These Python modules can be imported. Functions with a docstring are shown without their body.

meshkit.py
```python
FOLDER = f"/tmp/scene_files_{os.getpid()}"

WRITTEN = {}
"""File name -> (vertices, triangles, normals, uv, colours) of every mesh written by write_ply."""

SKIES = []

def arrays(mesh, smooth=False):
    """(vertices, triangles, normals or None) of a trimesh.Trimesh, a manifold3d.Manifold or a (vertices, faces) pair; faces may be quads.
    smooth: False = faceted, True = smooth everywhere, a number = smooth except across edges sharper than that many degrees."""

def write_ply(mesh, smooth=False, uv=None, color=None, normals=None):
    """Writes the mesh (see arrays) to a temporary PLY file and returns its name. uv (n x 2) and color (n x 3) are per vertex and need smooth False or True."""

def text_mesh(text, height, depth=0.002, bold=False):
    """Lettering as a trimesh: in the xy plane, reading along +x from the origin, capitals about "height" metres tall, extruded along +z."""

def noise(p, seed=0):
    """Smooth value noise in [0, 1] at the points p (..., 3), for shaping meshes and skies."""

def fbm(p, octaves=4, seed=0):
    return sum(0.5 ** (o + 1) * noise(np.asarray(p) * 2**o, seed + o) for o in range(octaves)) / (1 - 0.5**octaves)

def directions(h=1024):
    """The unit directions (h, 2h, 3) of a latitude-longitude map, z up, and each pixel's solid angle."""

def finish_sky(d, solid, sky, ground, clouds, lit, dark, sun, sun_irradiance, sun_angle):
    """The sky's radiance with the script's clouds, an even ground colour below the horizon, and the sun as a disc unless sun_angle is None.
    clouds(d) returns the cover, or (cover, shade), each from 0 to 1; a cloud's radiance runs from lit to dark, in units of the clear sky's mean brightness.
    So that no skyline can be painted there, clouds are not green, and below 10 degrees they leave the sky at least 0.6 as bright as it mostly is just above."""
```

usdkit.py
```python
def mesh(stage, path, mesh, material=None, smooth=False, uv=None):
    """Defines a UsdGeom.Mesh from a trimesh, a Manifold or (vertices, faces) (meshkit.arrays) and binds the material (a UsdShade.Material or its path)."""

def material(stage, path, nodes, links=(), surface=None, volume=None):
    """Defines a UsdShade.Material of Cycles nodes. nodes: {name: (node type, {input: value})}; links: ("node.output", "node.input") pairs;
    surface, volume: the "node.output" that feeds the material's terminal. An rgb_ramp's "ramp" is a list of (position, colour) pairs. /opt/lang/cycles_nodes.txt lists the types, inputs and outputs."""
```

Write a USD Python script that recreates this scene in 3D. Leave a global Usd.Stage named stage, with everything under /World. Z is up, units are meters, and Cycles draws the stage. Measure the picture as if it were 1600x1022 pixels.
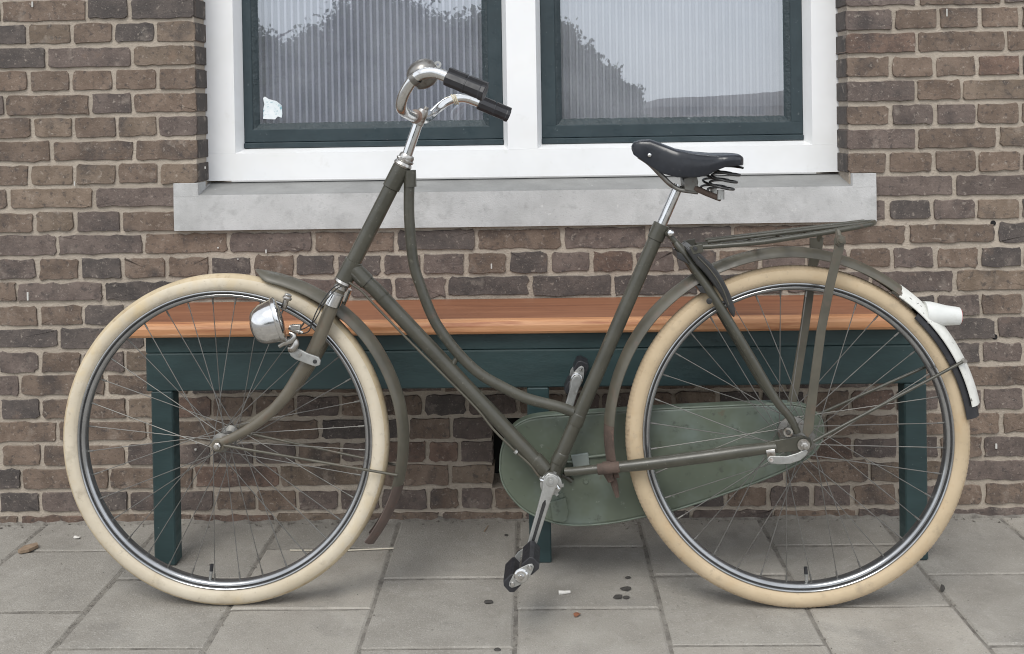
import math
import numpy as np
import trimesh
from shapely.geometry import Polygon, box as sbox
from pxr import Usd, UsdGeom, UsdLux, UsdShade, Gf, Sdf
import usdkit
import meshkit

stage = Usd.Stage.CreateInMemory()
UsdGeom.SetStageUpAxis(stage, UsdGeom.Tokens.z)
UsdGeom.SetStageMetersPerUnit(stage, 1.0)
UsdGeom.Xform.Define(stage, '/World')
UsdGeom.Scope.Define(stage, '/World/Looks')

# ------------------------------------------------------------------ camera
D, H, YAW, PITCH, ROLL, FPX, CY = 2.5984, 1.036, 0.0206, 0.0138, 0.0159, 1619.9, 192.7


def axes():
    f = np.array([-math.sin(YAW) * math.cos(PITCH), math.cos(YAW) * math.cos(PITCH), -math.sin(PITCH)])
    r = np.array([math.cos(YAW), math.sin(YAW), 0.0])
    u = np.cross(r, f)
    return r * math.cos(ROLL) - u * math.sin(ROLL), u * math.cos(ROLL) + r * math.sin(ROLL), f


RIGHT, UP, FWD = axes()
EYE = np.array([0.0, -D, H])
cam = UsdGeom.Camera.Define(stage, '/World/camera')
cam.CreateHorizontalApertureAttr(36.0)
cam.CreateVerticalApertureAttr(36.0 * 1022 / 1600)
cam.CreateFocalLengthAttr(FPX / 1600 * 36)
cam.CreateVerticalApertureOffsetAttr((CY - 511) / 1600 * 36)
cam.CreateClippingRangeAttr(Gf.Vec2f(0.05, 2000))
cam.CreateExposureAttr(1.2)
m = Gf.Matrix4d(*RIGHT, 0, *UP, 0, *(-FWD), 0, *EYE, 1)
cam.AddTransformOp().Set(m)

# ------------------------------------------------------------------ sky and soft sun (overcast)
SUN_EL, SUN_DIR_XY = math.radians(52), (-0.35, -1.0)
sx, sy = np.array(SUN_DIR_XY) / np.hypot(*SUN_DIR_XY)
SUN = np.array([sx * math.cos(SUN_EL), sy * math.cos(SUN_EL), math.sin(SUN_EL)])
CLOUD = (6.0, 6.25, 6.6)
sky_mat = usdkit.material(stage, '/World/Looks/sky', {
    'sky': ('sky_texture', {'sky_type': 'single_scattering', 'sun_disc': False, 'sun_elevation': SUN_EL, 'sun_rotation': math.atan2(SUN[0], SUN[1])}),
    'tc': ('texture_coordinate', {}),
    'nz': ('noise_texture', {'scale': 2.2, 'detail': 5, 'roughness': 0.55}),
    'shade': ('rgb_ramp', {'ramp': [(0.3, tuple(.82 * c for c in CLOUD)), (0.7, tuple(1.12 * c for c in CLOUD))]}),
    'mx': ('mix', {'fac': 0.93}),
    'bg': ('background_shader', {'strength': 0.1}),
}, [('tc.generated', 'nz.vector'), ('nz.fac', 'shade.fac'), ('sky.color', 'mx.color1'), ('shade.color', 'mx.color2'), ('mx.color', 'bg.color')], surface='bg.background')
dome = UsdLux.DomeLight.Define(stage, '/World/sky')
UsdShade.MaterialBindingAPI.Apply(dome.GetPrim()).Bind(sky_mat)
dome.GetPrim().SetCustomDataByKey('kind', 'structure')
sun = UsdLux.DistantLight.Define(stage, '/World/sun')
sun.CreateNormalizeAttr(True)
sun.CreateIntensityAttr(0.25)
sun.CreateAngleAttr(28.0)
sun.CreateColorAttr(Gf.Vec3f(1.0, 0.97, 0.92))
z_ = SUN
x_ = np.cross([0, 0, 1.0], z_); x_ /= np.linalg.norm(x_)
y_ = np.cross(z_, x_)
sun.AddTransformOp().Set(Gf.Matrix4d(*x_, 0, *y_, 0, *z_, 0, 0, 0, 0, 1))

# ------------------------------------------------------------------ helpers
rng = np.random.default_rng(7)
names = {}


def path_of(name, parent):
    key = (parent, name)
    n = names.get(key, -1) + 1
    names[key] = n
    return f'{parent}/{name}' if n == 0 else f'{parent}/{name}_{n:03d}'


def where(parent):
    return '/World' if parent is None else (parent if isinstance(parent, str) else str(parent.GetPath()))


def obj(name, mesh, mat, parent=None, smooth=False, **data):
    prim = usdkit.mesh(stage, path_of(name, where(parent)), mesh, '/World/Looks/' + mat, smooth=smooth).GetPrim()
    for k, v in data.items():
        prim.SetCustomDataByKey(k, v)
    return prim


def xf(name, parent=None, matrix=None, **data):
    x = UsdGeom.Xform.Define(stage, path_of(name, where(parent)))
    if matrix is not None:
        x.AddTransformOp().Set(matrix)
    for k, v in data.items():
        x.GetPrim().SetCustomDataByKey(k, v)
    return x.GetPrim()


def ray(px, py):
    return FWD + RIGHT * (px - 800) / FPX - UP * (py - CY) / FPX


def on_wall(px, py, y=0.0):
    """(x, z) on the vertical plane at depth y that a sight line measured in the photograph meets."""
    d = ray(px, py)
    t = (y + D) / d[1]
    return (EYE + t * d)[[0, 2]]


def on_ground(px, py, z=0.0):
    d = ray(px, py)
    return (EYE + (z - H) / d[2] * d)[:2]


def cat(*ms):
    return trimesh.util.concatenate([x for x in ms])


def tm(v, f):
    return trimesh.Trimesh(np.asarray(v, float), np.asarray(f, int), process=False)


def boxm(x0, x1, y0, y1, z0, z1, bevel=0.0):
    """A box with chamfered edges."""
    if bevel <= 0:
        b = trimesh.creation.box(extents=(x1 - x0, y1 - y0, z1 - z0))
        b.apply_translation(((x0 + x1) / 2, (y0 + y1) / 2, (z0 + z1) / 2))
        return b
    p = []
    e = bevel
    for X, dx in ((x0, 1), (x1, -1)):
        for Y, dy in ((y0, 1), (y1, -1)):
            for Z, dz in ((z0, 1), (z1, -1)):
                p += [(X + e * dx, Y + e * dy, Z), (X + e * dx, Y, Z + e * dz), (X, Y + e * dy, Z + e * dz)]
    return trimesh.convex.convex_hull(np.array(p))


def spline(pts, n=8):
    """Catmull-Rom through the points."""
    p = np.asarray(pts, float)
    if len(p) < 3:
        return p
    q = np.vstack([2 * p[0] - p[1], p, 2 * p[-1] - p[-2]])
    out = []
    for i in range(1, len(q) - 2):
        for t in np.linspace(0, 1, n, endpoint=False):
            a, b, c, d = q[i - 1:i + 3]
            out.append(.5 * (2 * b + (c - a) * t + (2 * a - 5 * b + 4 * c - d) * t ** 2 + (3 * b - 3 * c + d - a) * t ** 3))
    out.append(p[-1])
    return np.array(out)


def tube(pts, r, sides=14, n=0, cap=True, squash=None):
    """Round tube along points; r a number or one radius per point. squash=(axis, factor) flattens the section along that axis."""
    p = np.asarray(pts, float)
    rr = np.full(len(p), r, float) if np.ndim(r) == 0 else np.asarray(r, float)
    if n:
        k = np.linspace(0, 1, len(p))
        p2 = spline(p, n)
        rr = np.interp(np.linspace(0, 1, len(p2)), k, rr)
        p = p2
    t = np.gradient(p, axis=0)
    t /= np.linalg.norm(t, axis=1, keepdims=True)
    u = np.cross(t[0], [0.31, 0.87, 0.37]); u /= np.linalg.norm(u)
    ang = np.linspace(0, 2 * np.pi, sides, endpoint=False)
    v = []
    for i in range(len(p)):
        u = u - t[i] * (u @ t[i]); u /= np.linalg.norm(u)
        w = np.cross(t[i], u)
        ring = rr[i] * (np.cos(ang)[:, None] * u + np.sin(ang)[:, None] * w)
        if squash is not None:
            ax = np.asarray(squash[0], float)
            ring = ring - np.outer(ring @ ax, ax) * (1 - squash[1])
        v.append(p[i] + ring)
    v = np.vstack(v)
    f = []
    for i in range(len(p) - 1):
        for j in range(sides):
            a, b = i * sides + j, i * sides + (j + 1) % sides
            f += [(a, b, b + sides), (a, b + sides, a + sides)]
    if cap:
        v = np.vstack([v, p[0], p[-1]])
        a, b = len(v) - 2, len(v) - 1
        o = (len(p) - 1) * sides
        for j in range(sides):
            f += [(a, (j + 1) % sides, j), (b, o + j, o + (j + 1) % sides)]
    mm = tm(v, f)
    return mm


def basis(axis):
    w = np.asarray(axis, float); w = w / np.linalg.norm(w)
    u = np.cross(w, [0.0, 0.0, 1.0] if abs(w[2]) < .9 else [1.0, 0, 0]); u /= np.linalg.norm(u)
    return u, np.cross(w, u), w


def lathe(profile, centre, axis, sides=24, closed=False):
    """Revolves (radius, height) pairs round an axis. closed: the profile is a loop."""
    u, v_, w = basis(axis)
    pr = np.asarray(profile, float)
    ang = np.linspace(0, 2 * np.pi, sides, endpoint=False)
    V = (np.asarray(centre) + pr[:, None, 1, None] * w + pr[:, None, 0, None] * (np.cos(ang)[None, :, None] * u + np.sin(ang)[None, :, None] * v_)).reshape(-1, 3)
    f = []
    n = len(pr)
    for i in range(n if closed else n - 1):
        i2 = (i + 1) % n
        for j in range(sides):
            a, b, c, d = i * sides + j, i * sides + (j + 1) % sides, i2 * sides + (j + 1) % sides, i2 * sides + j
            f += [(a, b, c), (a, c, d)]
    mm = tm(V, f)
    if not closed:
        mm.merge_vertices()
        mm.update_faces(mm.nondegenerate_faces())
    return mm


def rod(a, b, r, sides=10):
    return tube([a, b], r, sides)


def prism(poly, base, e1, e2, e3, h):
    """A polygon given in (e1, e2) coordinates, extruded by h along e3."""
    g = poly if isinstance(poly, Polygon) else Polygon(poly)
    mm = trimesh.creation.extrude_polygon(g, h, engine='earcut')
    v = np.asarray(mm.vertices)
    mm2 = tm(np.asarray(base) + v[:, :1] * np.asarray(e1) + v[:, 1:2] * np.asarray(e2) + v[:, 2:] * np.asarray(e3), mm.faces)
    if np.linalg.det(np.array([e1, e2, e3])) < 0:
        mm2.invert()
    return mm2


def loop_prism(pts, a0, a1, bevel, to3):
    """Closed outline with rounded-over rims between offsets a0 and a1; to3(points2d, a) gives the 3-D points."""
    p = np.asarray(pts, float)
    t = np.roll(p, -1, 0) - np.roll(p, 1, 0)
    t /= np.linalg.norm(t, axis=1, keepdims=True)
    nrm = np.stack([t[:, 1], -t[:, 0]], 1)
    area = 0.5 * np.sum(p[:, 0] * np.roll(p[:, 1], -1) - np.roll(p[:, 0], -1) * p[:, 1])
    if area < 0:
        nrm = -nrm
    rings = []
    for k in np.linspace(0, np.pi / 2, 4):
        rings.append((p - nrm * bevel * (1 - np.sin(k)), a0 + bevel * (1 - np.cos(k))))
    for k in np.linspace(np.pi / 2, 0, 4):
        rings.append((p - nrm * bevel * (1 - np.sin(k)), a1 - bevel * (1 - np.cos(k))))
    V = np.vstack([to3(q, a) for q, a in rings])
    n = len(p)
    f = []
    for i in range(len(rings) - 1):
        for j in range(n):
            a, b = i * n + j, i * n + (j + 1) % n
            f += [(a, b, b + n), (a, b + n, a + n)]
    import mapbox_earcut as ec
    cap = np.asarray(ec.triangulate_float64(rings[0][0], np.array([n], np.uint32))).reshape(-1, 3)
    f += [tuple(c[::-1]) for c in cap] + [tuple(c + (len(rings) - 1) * n) for c in cap]
    mm = tm(V, f)
    mm.fix_normals()
    return mm


# ------------------------------------------------------------------ materials
def pbr(name, c1, c2=None, scale=12.0, rough=.6, rough2=None, metallic=0.0, bump=0.0, bscale=80.0, bdist=.002, detail=5, spots=None, stretch=None, rnd=0.0, spec=0.5, lo=.32, hi=.68):
    """Principled material whose colour drifts between c1 and c2 with noise. spots: list of (colour, noise scale, threshold, softness, amount)."""
    c2 = c2 or c1
    n = {'g': ('geometry', {}), 'p': ('principled_bsdf', {'metallic': metallic, 'specular_ior_level': spec}),
         'n1': ('noise_texture', {'scale': scale, 'detail': detail, 'roughness': .6}),
         'r1': ('rgb_ramp', {'ramp': [(lo, c1), (hi, c2)]})}
    l = []
    vec = 'g.position'
    if stretch:
        n['map'] = ('mapping', {'scale': stretch}); l.append(('g.position', 'map.vector')); vec = 'map.vector'
    l += [(vec, 'n1.vector'), ('n1.fac', 'r1.fac')]
    col = 'r1.color'
    if rnd:
        n['oi'] = ('object_info', {})
        n['rr'] = ('rgb_ramp', {'ramp': [(0, (1 - rnd,) * 3), (.5, (1, 1, 1)), (1, (1 + rnd, 1 + rnd * .9, 1 + rnd * .8))]})
        n['rm'] = ('mix', {'mix_type': 'multiply', 'fac': 1.0})
        l += [('oi.random', 'rr.fac'), (col, 'rm.color1'), ('rr.color', 'rm.color2')]
        col = 'rm.color'
    for i, (sc_, nscale, thr, soft, amt) in enumerate(spots or []):
        n[f's{i}'] = ('noise_texture', {'scale': nscale, 'detail': 4, 'roughness': .65})
        n[f't{i}'] = ('rgb_ramp', {'ramp': [(max(0, thr - soft), (0, 0, 0)), (min(1, thr + soft), (amt, amt, amt))]})
        n[f'm{i}'] = ('mix', {})
        n[f'c{i}'] = ('color', {'value': sc_})
        l += [(vec, f's{i}.vector'), (f's{i}.fac', f't{i}.fac'), (f't{i}.color', f'm{i}.fac'), (col, f'm{i}.color1'), (f'c{i}.color', f'm{i}.color2')]
        col = f'm{i}.color'
    l.append((col, 'p.base_color'))
    if rough2 is None:
        n['p'][1]['roughness'] = rough
    else:
        n['r2'] = ('map_range', {'from_min': .3, 'from_max': .7, 'to_min': rough, 'to_max': rough2})
        n['n3'] = ('noise_texture', {'scale': scale * 3.1, 'detail': 4})
        l += [(vec, 'n3.vector'), ('n3.fac', 'r2.value'), ('r2.result', 'p.roughness')]
    if bump:
        n['n2'] = ('noise_texture', {'scale': bscale, 'detail': 6, 'roughness': .65})
        n['b'] = ('bump', {'strength': bump, 'distance': bdist})
        l += [(vec, 'n2.vector'), ('n2.fac', 'b.height'), ('b.normal', 'p.normal')]
    return usdkit.material(stage, '/World/Looks/' + name, n, l, surface='p.BSDF')


DUST = (.40, .345, .29)
WHITE_DOT = (.75, .74, .70)
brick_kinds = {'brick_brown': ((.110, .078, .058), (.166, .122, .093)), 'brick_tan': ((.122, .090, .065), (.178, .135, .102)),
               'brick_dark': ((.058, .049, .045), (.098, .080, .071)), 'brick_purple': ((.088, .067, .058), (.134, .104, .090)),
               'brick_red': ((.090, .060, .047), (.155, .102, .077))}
for k, (a, b) in brick_kinds.items():
    pbr(k, a, b, scale=19, rough=.85, bump=.75, bscale=130, bdist=.003, detail=9, rnd=.13, lo=.38, hi=.62,
        spots=[((.040, .034, .033), 10, .60, .08, .7), ((.046, .038, .035), 66, .60, .06, .7), (DUST, 80, .645, .05, .45), (DUST, 16, .66, .07, .3), ((.21, .14, .10), 13, .68, .06, .4), (DUST, 230, .66, .05, .35), ((.03, .026, .024), 170, .67, .05, .5), (WHITE_DOT, 210, .735, .02, .8)])
pbr('mortar', (.295, .252, .206), (.410, .354, .290), scale=5, rough=.95, bump=.8, bscale=160, bdist=.004,
    spots=[((.24, .20, .165), 60, .66, .07, .6), ((.47, .42, .36), 110, .66, .06, .6), ((.15, .13, .115), 150, .68, .05, .6)])
pbr('dark_end', (.042, .036, .033), (.075, .061, .053), scale=22, rough=.85, bump=.6, bscale=130, bdist=.003, spots=[(DUST, 30, .66, .08, .5)])
pbr('fleck', (.46, .45, .42), rough=.8)
pbr('stone_sill', (.38, .38, .375), (.47, .47, .465), scale=9, rough=.8, bump=.5, bscale=300, bdist=.002,
    spots=[((.23, .23, .225), 140, .66, .04, .4), ((.55, .55, .53), 60, .69, .03, .6), ((.27, .27, .265), 34, .62, .10, .5), ((.22, .22, .21), 5, .62, .1, .5)])
pbr('sill_slope', (.185, .185, .18), (.25, .25, .243), scale=9, rough=.7, bump=.4, bscale=300, bdist=.002, spots=[((.55, .55, .53), 45, .72, .025, .7)])  # darker grey than the rest of the sill
pbr('white_paint', (.70, .705, .71), (.74, .742, .742), scale=5, rough=.38, bump=.12, bscale=60, bdist=.001, spots=[((.60, .59, .555), 4, .60, .12, .35), ((.55, .54, .50), 18, .70, .07, .35), ((.35, .33, .30), 130, .765, .02, .7)])
pbr('window_green', (.014, .026, .031), (.022, .037, .043), scale=14, rough=.32, rough2=.5, bump=.25, bscale=120, bdist=.002, spots=[((.20, .22, .22), 90, .70, .03, .35)])
pbr('putty_green', (.013, .024, .028), (.026, .040, .046), scale=40, rough=.5, bump=.8, bscale=90, bdist=.005, spots=[((.20, .23, .23), 60, .68, .03, .4)])
pbr('bench_green', (.013, .030, .031), (.021, .045, .046), scale=8, rough=.42, rough2=.6, bump=.25, bscale=60, bdist=.002, stretch=(1, 1, 3), spots=[((.22, .27, .27), 55, .735, .02, .5)])
pbr('bench_wood', (.172, .068, .034), (.255, .112, .058), scale=9, rough=.5, bump=.3, bscale=60, bdist=.002, stretch=(.35, 6, 6), spots=[((.12, .045, .025), 7, .62, .05, .6), ((.45, .30, .2), 50, .76, .02, .5)])
pbr('bench_edge', (.34, .145, .06), (.50, .265, .135), scale=11, rough=.5, bump=.3, bscale=60, bdist=.002, stretch=(.35, 6, 6), spots=[((.26, .09, .04), 9, .60, .05, .8), ((.62, .42, .3), 22, .68, .04, .6)])
pbr('bench_wood_raw', (.16, .09, .065), (.25, .15, .11), scale=20, rough=.8)
pbr('slab', (.226, .209, .182), (.308, .289, .255), scale=6.5, rough=.9, bump=.8, bscale=260, bdist=.003, rnd=.12, detail=10,
    spots=[((.17, .16, .145), 6, .64, .08, .55), ((.42, .405, .375), 300, .62, .06, .6), ((.11, .104, .097), 380, .64, .05, .6), ((.14, .13, .115), 28, .67, .08, .35), ((.37, .35, .315), 17, .64, .09, .35), ((.13, .12, .108), 120, .655, .05, .5), ((.40, .385, .35), 135, .66, .05, .5), ((.42, .41, .39), 95, .76, .015, .7)])
pbr('joint_sand', (.17, .155, .135), (.29, .27, .235), scale=25, rough=1, bump=1, bscale=300, bdist=.006, spots=[((.085, .075, .065), 40, .60, .08, .7)])
pbr('pale_street', (.20, .195, .185), (.25, .243, .23), scale=3, rough=.95)  # unseen street, pale paving colour raised to bounce light onto the wall
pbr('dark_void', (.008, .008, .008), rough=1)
pbr('olive_paint', (.037, .036, .027), (.058, .055, .042), scale=14, rough=.27, rough2=.42, bump=.06, bscale=200, bdist=.001, spots=[((.16, .15, .12), 60, .68, .05, .4), ((.075, .050, .034), 22, .68, .04, .45), ((.20, .19, .16), 150, .69, .03, .5), ((.03, .027, .022), 90, .70, .03, .5)])
pbr('olive_dusty', (.056, .051, .038), (.088, .080, .060), scale=16, rough=.36, rough2=.5, spots=[((.11, .075, .055), 26, .63, .07, .6)])
pbr('olive_fork', (.085, .074, .055), (.12, .105, .078), scale=20, rough=.38, spots=[((.10, .06, .04), 40, .64, .06, .5)])
pbr('rust', (.052, .036, .028), (.092, .062, .048), scale=30, rough=.85, bump=.5, bscale=200, bdist=.002, spots=[((.17, .10, .075), 50, .62, .06, .5)])
pbr('flap_brown', (.052, .037, .031), (.082, .058, .048), scale=25, rough=.6, spots=[((.15, .08, .06), 40, .62, .06, .5)])
pbr('black_leather', (.006, .007, .010), (.011, .013, .018), scale=18, rough=.2, rough2=.34, bump=.15, bscale=150, bdist=.001, spots=[((.16, .15, .14), 38, .70, .03, .55)])
pbr('black_rubber', (.009, .009, .011), (.020, .020, .023), scale=30, rough=.38, rough2=.55)
pbr('black_paint', (.016, .016, .016), (.03, .03, .03), scale=30, rough=.35, spots=[((.16, .15, .14), 60, .68, .04, .4)])
pbr('chrome', (.66, .66, .66), (.56, .56, .55), scale=30, rough=.10, rough2=.24, metallic=1.0, spots=[((.22, .17, .13), 55, .66, .05, .5)])
pbr('old_chrome', (.50, .49, .47), (.36, .34, .31), scale=35, rough=.2, rough2=.42, metallic=1.0, spots=[((.14, .09, .06), 60, .60, .07, .7)])
pbr('rim_chrome', (.38, .383, .385), (.30, .303, .305), scale=25, rough=.2, metallic=.92)
pbr('rim_groove', (.035, .035, .035), (.07, .065, .06), scale=60, rough=.5, metallic=.3)
pbr('aluminium', (.43, .43, .415), (.32, .32, .305), scale=60, rough=.38, rough2=.55, metallic=.85, spots=[((.2, .18, .15), 90, .64, .05, .5)])
pbr('worn_clamp', (.30, .24, .20), (.16, .085, .06), scale=45, rough=.4, metallic=.6)
pbr('white_lamp', (.52, .53, .51), (.60, .60, .575), scale=20, rough=.4, spots=[((.40, .39, .35), 30, .60, .08, .5)])
pbr('dull_steel', (.20, .195, .18), (.13, .125, .115), scale=40, rough=.45, metallic=.7, spots=[((.09, .06, .045), 60, .60, .07, .6)])
pbr('spoke_steel', (.17, .165, .155), (.12, .115, .105), scale=40, rough=.5, metallic=.6)
pbr('tyre_cream', (.415, .355, .26), (.525, .47, .375), scale=7, rough=.75, bump=.25, bscale=160, bdist=.001, spots=[((.20, .165, .12), 24, .645, .07, .34), ((.24, .20, .15), 90, .655, .05, .4), ((.50, .38, .20), 9, .60, .08, .55), ((.3, .24, .16), 70, .72, .03, .5)])
pbr('tyre_tan', (.385, .298, .19), (.47, .375, .252), scale=7, rough=.8, bump=.4, bscale=180, bdist=.001, spots=[((.20, .165, .12), 24, .645, .07, .34), ((.24, .20, .15), 90, .655, .05, .4), ((.40, .27, .14), 10, .62, .08, .5), ((.25, .18, .11), 80, .70, .03, .5)])
pbr('tread_cream', (.37, .295, .185), (.48, .40, .275), scale=14, rough=.85, bump=.4, bscale=200, bdist=.001, spots=[((.17, .135, .10), 60, .63, .07, .5), ((.36, .26, .15), 30, .60, .08, .6)])
pbr('tread_tan', (.35, .265, .165), (.44, .345, .23), scale=14, rough=.9, bump=.4, bscale=200, bdist=.001, spots=[((.17, .135, .10), 60, .63, .07, .5), ((.30, .21, .13), 30, .62, .08, .6)])
pbr('case_green', (.066, .081, .057), (.090, .107, .079), scale=6, rough=.38, rough2=.5, bump=.1, bscale=40, bdist=.002, spots=[((.15, .185, .175), 7, .61, .12, .55), ((.032, .034, .028), 38, .64, .05, .6), ((.20, .22, .19), 60, .68, .03, .5), ((.09, .055, .035), 22, .70, .03, .6)])
pbr('case_edge', (.12, .145, .115), (.08, .095, .072), scale=30, rough=.5)
pbr('case_grey', (.16, .185, .17), (.20, .225, .21), scale=20, rough=.45)
pbr('white_tail', (.53, .53, .49), (.62, .615, .58), scale=20, rough=.4, spots=[((.10, .09, .08), 75, .645, .02, .9), ((.42, .41, .38), 25, .60, .08, .5)])
pbr('red_lens', (.35, .02, .015), rough=.2)
pbr('string', (.55, .50, .38), (.42, .37, .27), scale=200, rough=.9)
pbr('bell_metal', (.25, .24, .225), (.17, .16, .145), scale=30, rough=.28, rough2=.45, metallic=.9, spots=[((.10, .075, .06), 60, .62, .05, .7)])
pbr('sticker', (.72, .75, .76), (.60, .66, .68), scale=60, rough=.6, spots=[((.12, .30, .36), 75, .60, .03, .85)])
pbr('sheet_glare', (.235, .237, .265), (.27, .272, .30), scale=12, rough=.7)  # right pane copy: its stronger reflection put into paler colour and weaker ribs
pbr('sheet_rib_glare', (.28, .282, .31), (.32, .322, .35), scale=12, rough=.7)
pbr('sheet', (.155, .162, .20), (.185, .192, .23), scale=12, rough=.7)
pbr('sheet_rib', (.31, .315, .375), (.36, .365, .425), scale=12, rough=.6)
pbr('leaf_dark', (.035, .032, .028), (.06, .055, .05), scale=60, rough=.8)
pbr('leaf_red', (.26, .10, .05), (.16, .07, .04), scale=90, rough=.8)
pbr('twig', (.17, .12, .08), (.26, .19, .13), scale=80, rough=.9)
pbr('straw', (.50, .45, .36), (.60, .56, .46), scale=60, rough=.9)
pbr('pale_paper', (.62, .60, .56), (.50, .48, .44), scale=90, rough=.9)
pbr('grit', (.09, .08, .07), (.22, .20, .17), scale=300, rough=1)
pbr('bark', (.06, .05, .04), (.10, .085, .07), scale=8, rough=.95)
pbr('foliage', (.028, .042, .018), (.06, .085, .032), scale=2, rough=.8, rnd=.15)
pbr('far_wall', (.18, .15, .13), (.22, .19, .16), scale=2, rough=.9)
pbr('far_roof', (.10, .095, .09), (.13, .12, .115), scale=2, rough=.9)
pbr('far_window', (.03, .035, .04), rough=.15)
usdkit.material(stage, '/World/Looks/glass_pane', {        # old window glass, slightly wavy, with a film of street dust
    'fr': ('value', {'value': .235}), 'tr': ('transparent_bsdf', {'color': (.90, .92, .93)}), 'gl': ('glossy_bsdf', {'color': (.90, .95, 1.0), 'roughness': .006}), 'mx': ('mix_closure', {}),
    'g': ('geometry', {}), 'nz': ('noise_texture', {'scale': 9, 'detail': 2}), 'bp': ('bump', {'strength': .012, 'distance': .004}),
    'df': ('diffuse_bsdf', {'color': (.42, .43, .45)}), 'm2': ('mix_closure', {}),
    'dn': ('noise_texture', {'scale': 7, 'detail': 7}), 'dr': ('rgb_ramp', {'ramp': [(.3, (.05, .05, .05)), (.75, (.15, .15, .15))]})},
    [('g.position', 'nz.vector'), ('nz.fac', 'bp.height'), ('bp.normal', 'gl.normal'), ('g.position', 'dn.vector'), ('dn.fac', 'dr.fac'), ('dr.color', 'm2.fac'),
     ('fr.value', 'mx.fac'), ('tr.BSDF', 'mx.closure1'), ('gl.BSDF', 'mx.closure2'), ('mx.closure', 'm2.closure1'), ('df.BSDF', 'm2.closure2')], surface='m2.closure')
usdkit.material(stage, '/World/Looks/lens_glass', {
    'fr': ('fresnel', {'IOR': 1.5}), 'tr': ('transparent_bsdf', {'color': (.9, .92, .93)}), 'gl': ('glossy_bsdf', {'color': (1, 1, 1), 'roughness': .05}), 'mx': ('mix_closure', {})},
    [('fr.fac', 'mx.fac'), ('tr.BSDF', 'mx.closure1'), ('gl.BSDF', 'mx.closure2')], surface='mx.closure')

# ================================================================== THE SETTING
# ---- ground and pavement
g = 400.0
obj('ground', tm([(-g, -g, -.03), (g, -g, -.03), (g, g, -.03), (-g, g, -.03)], [(0, 1, 2), (0, 2, 3)]), 'pale_street', kind='structure')
SX0 = -0.9523
YB = on_ground(690, 902)[1]
YA = on_ground(900, 854)[1]
pavement = xf('pavement', kind='structure')
obj('sand_bed', boxm(SX0 - .3 * 5, SX0 + .3 * 12, -3.6, .06, -.05, -.0026), 'joint_sand', pavement)


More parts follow.
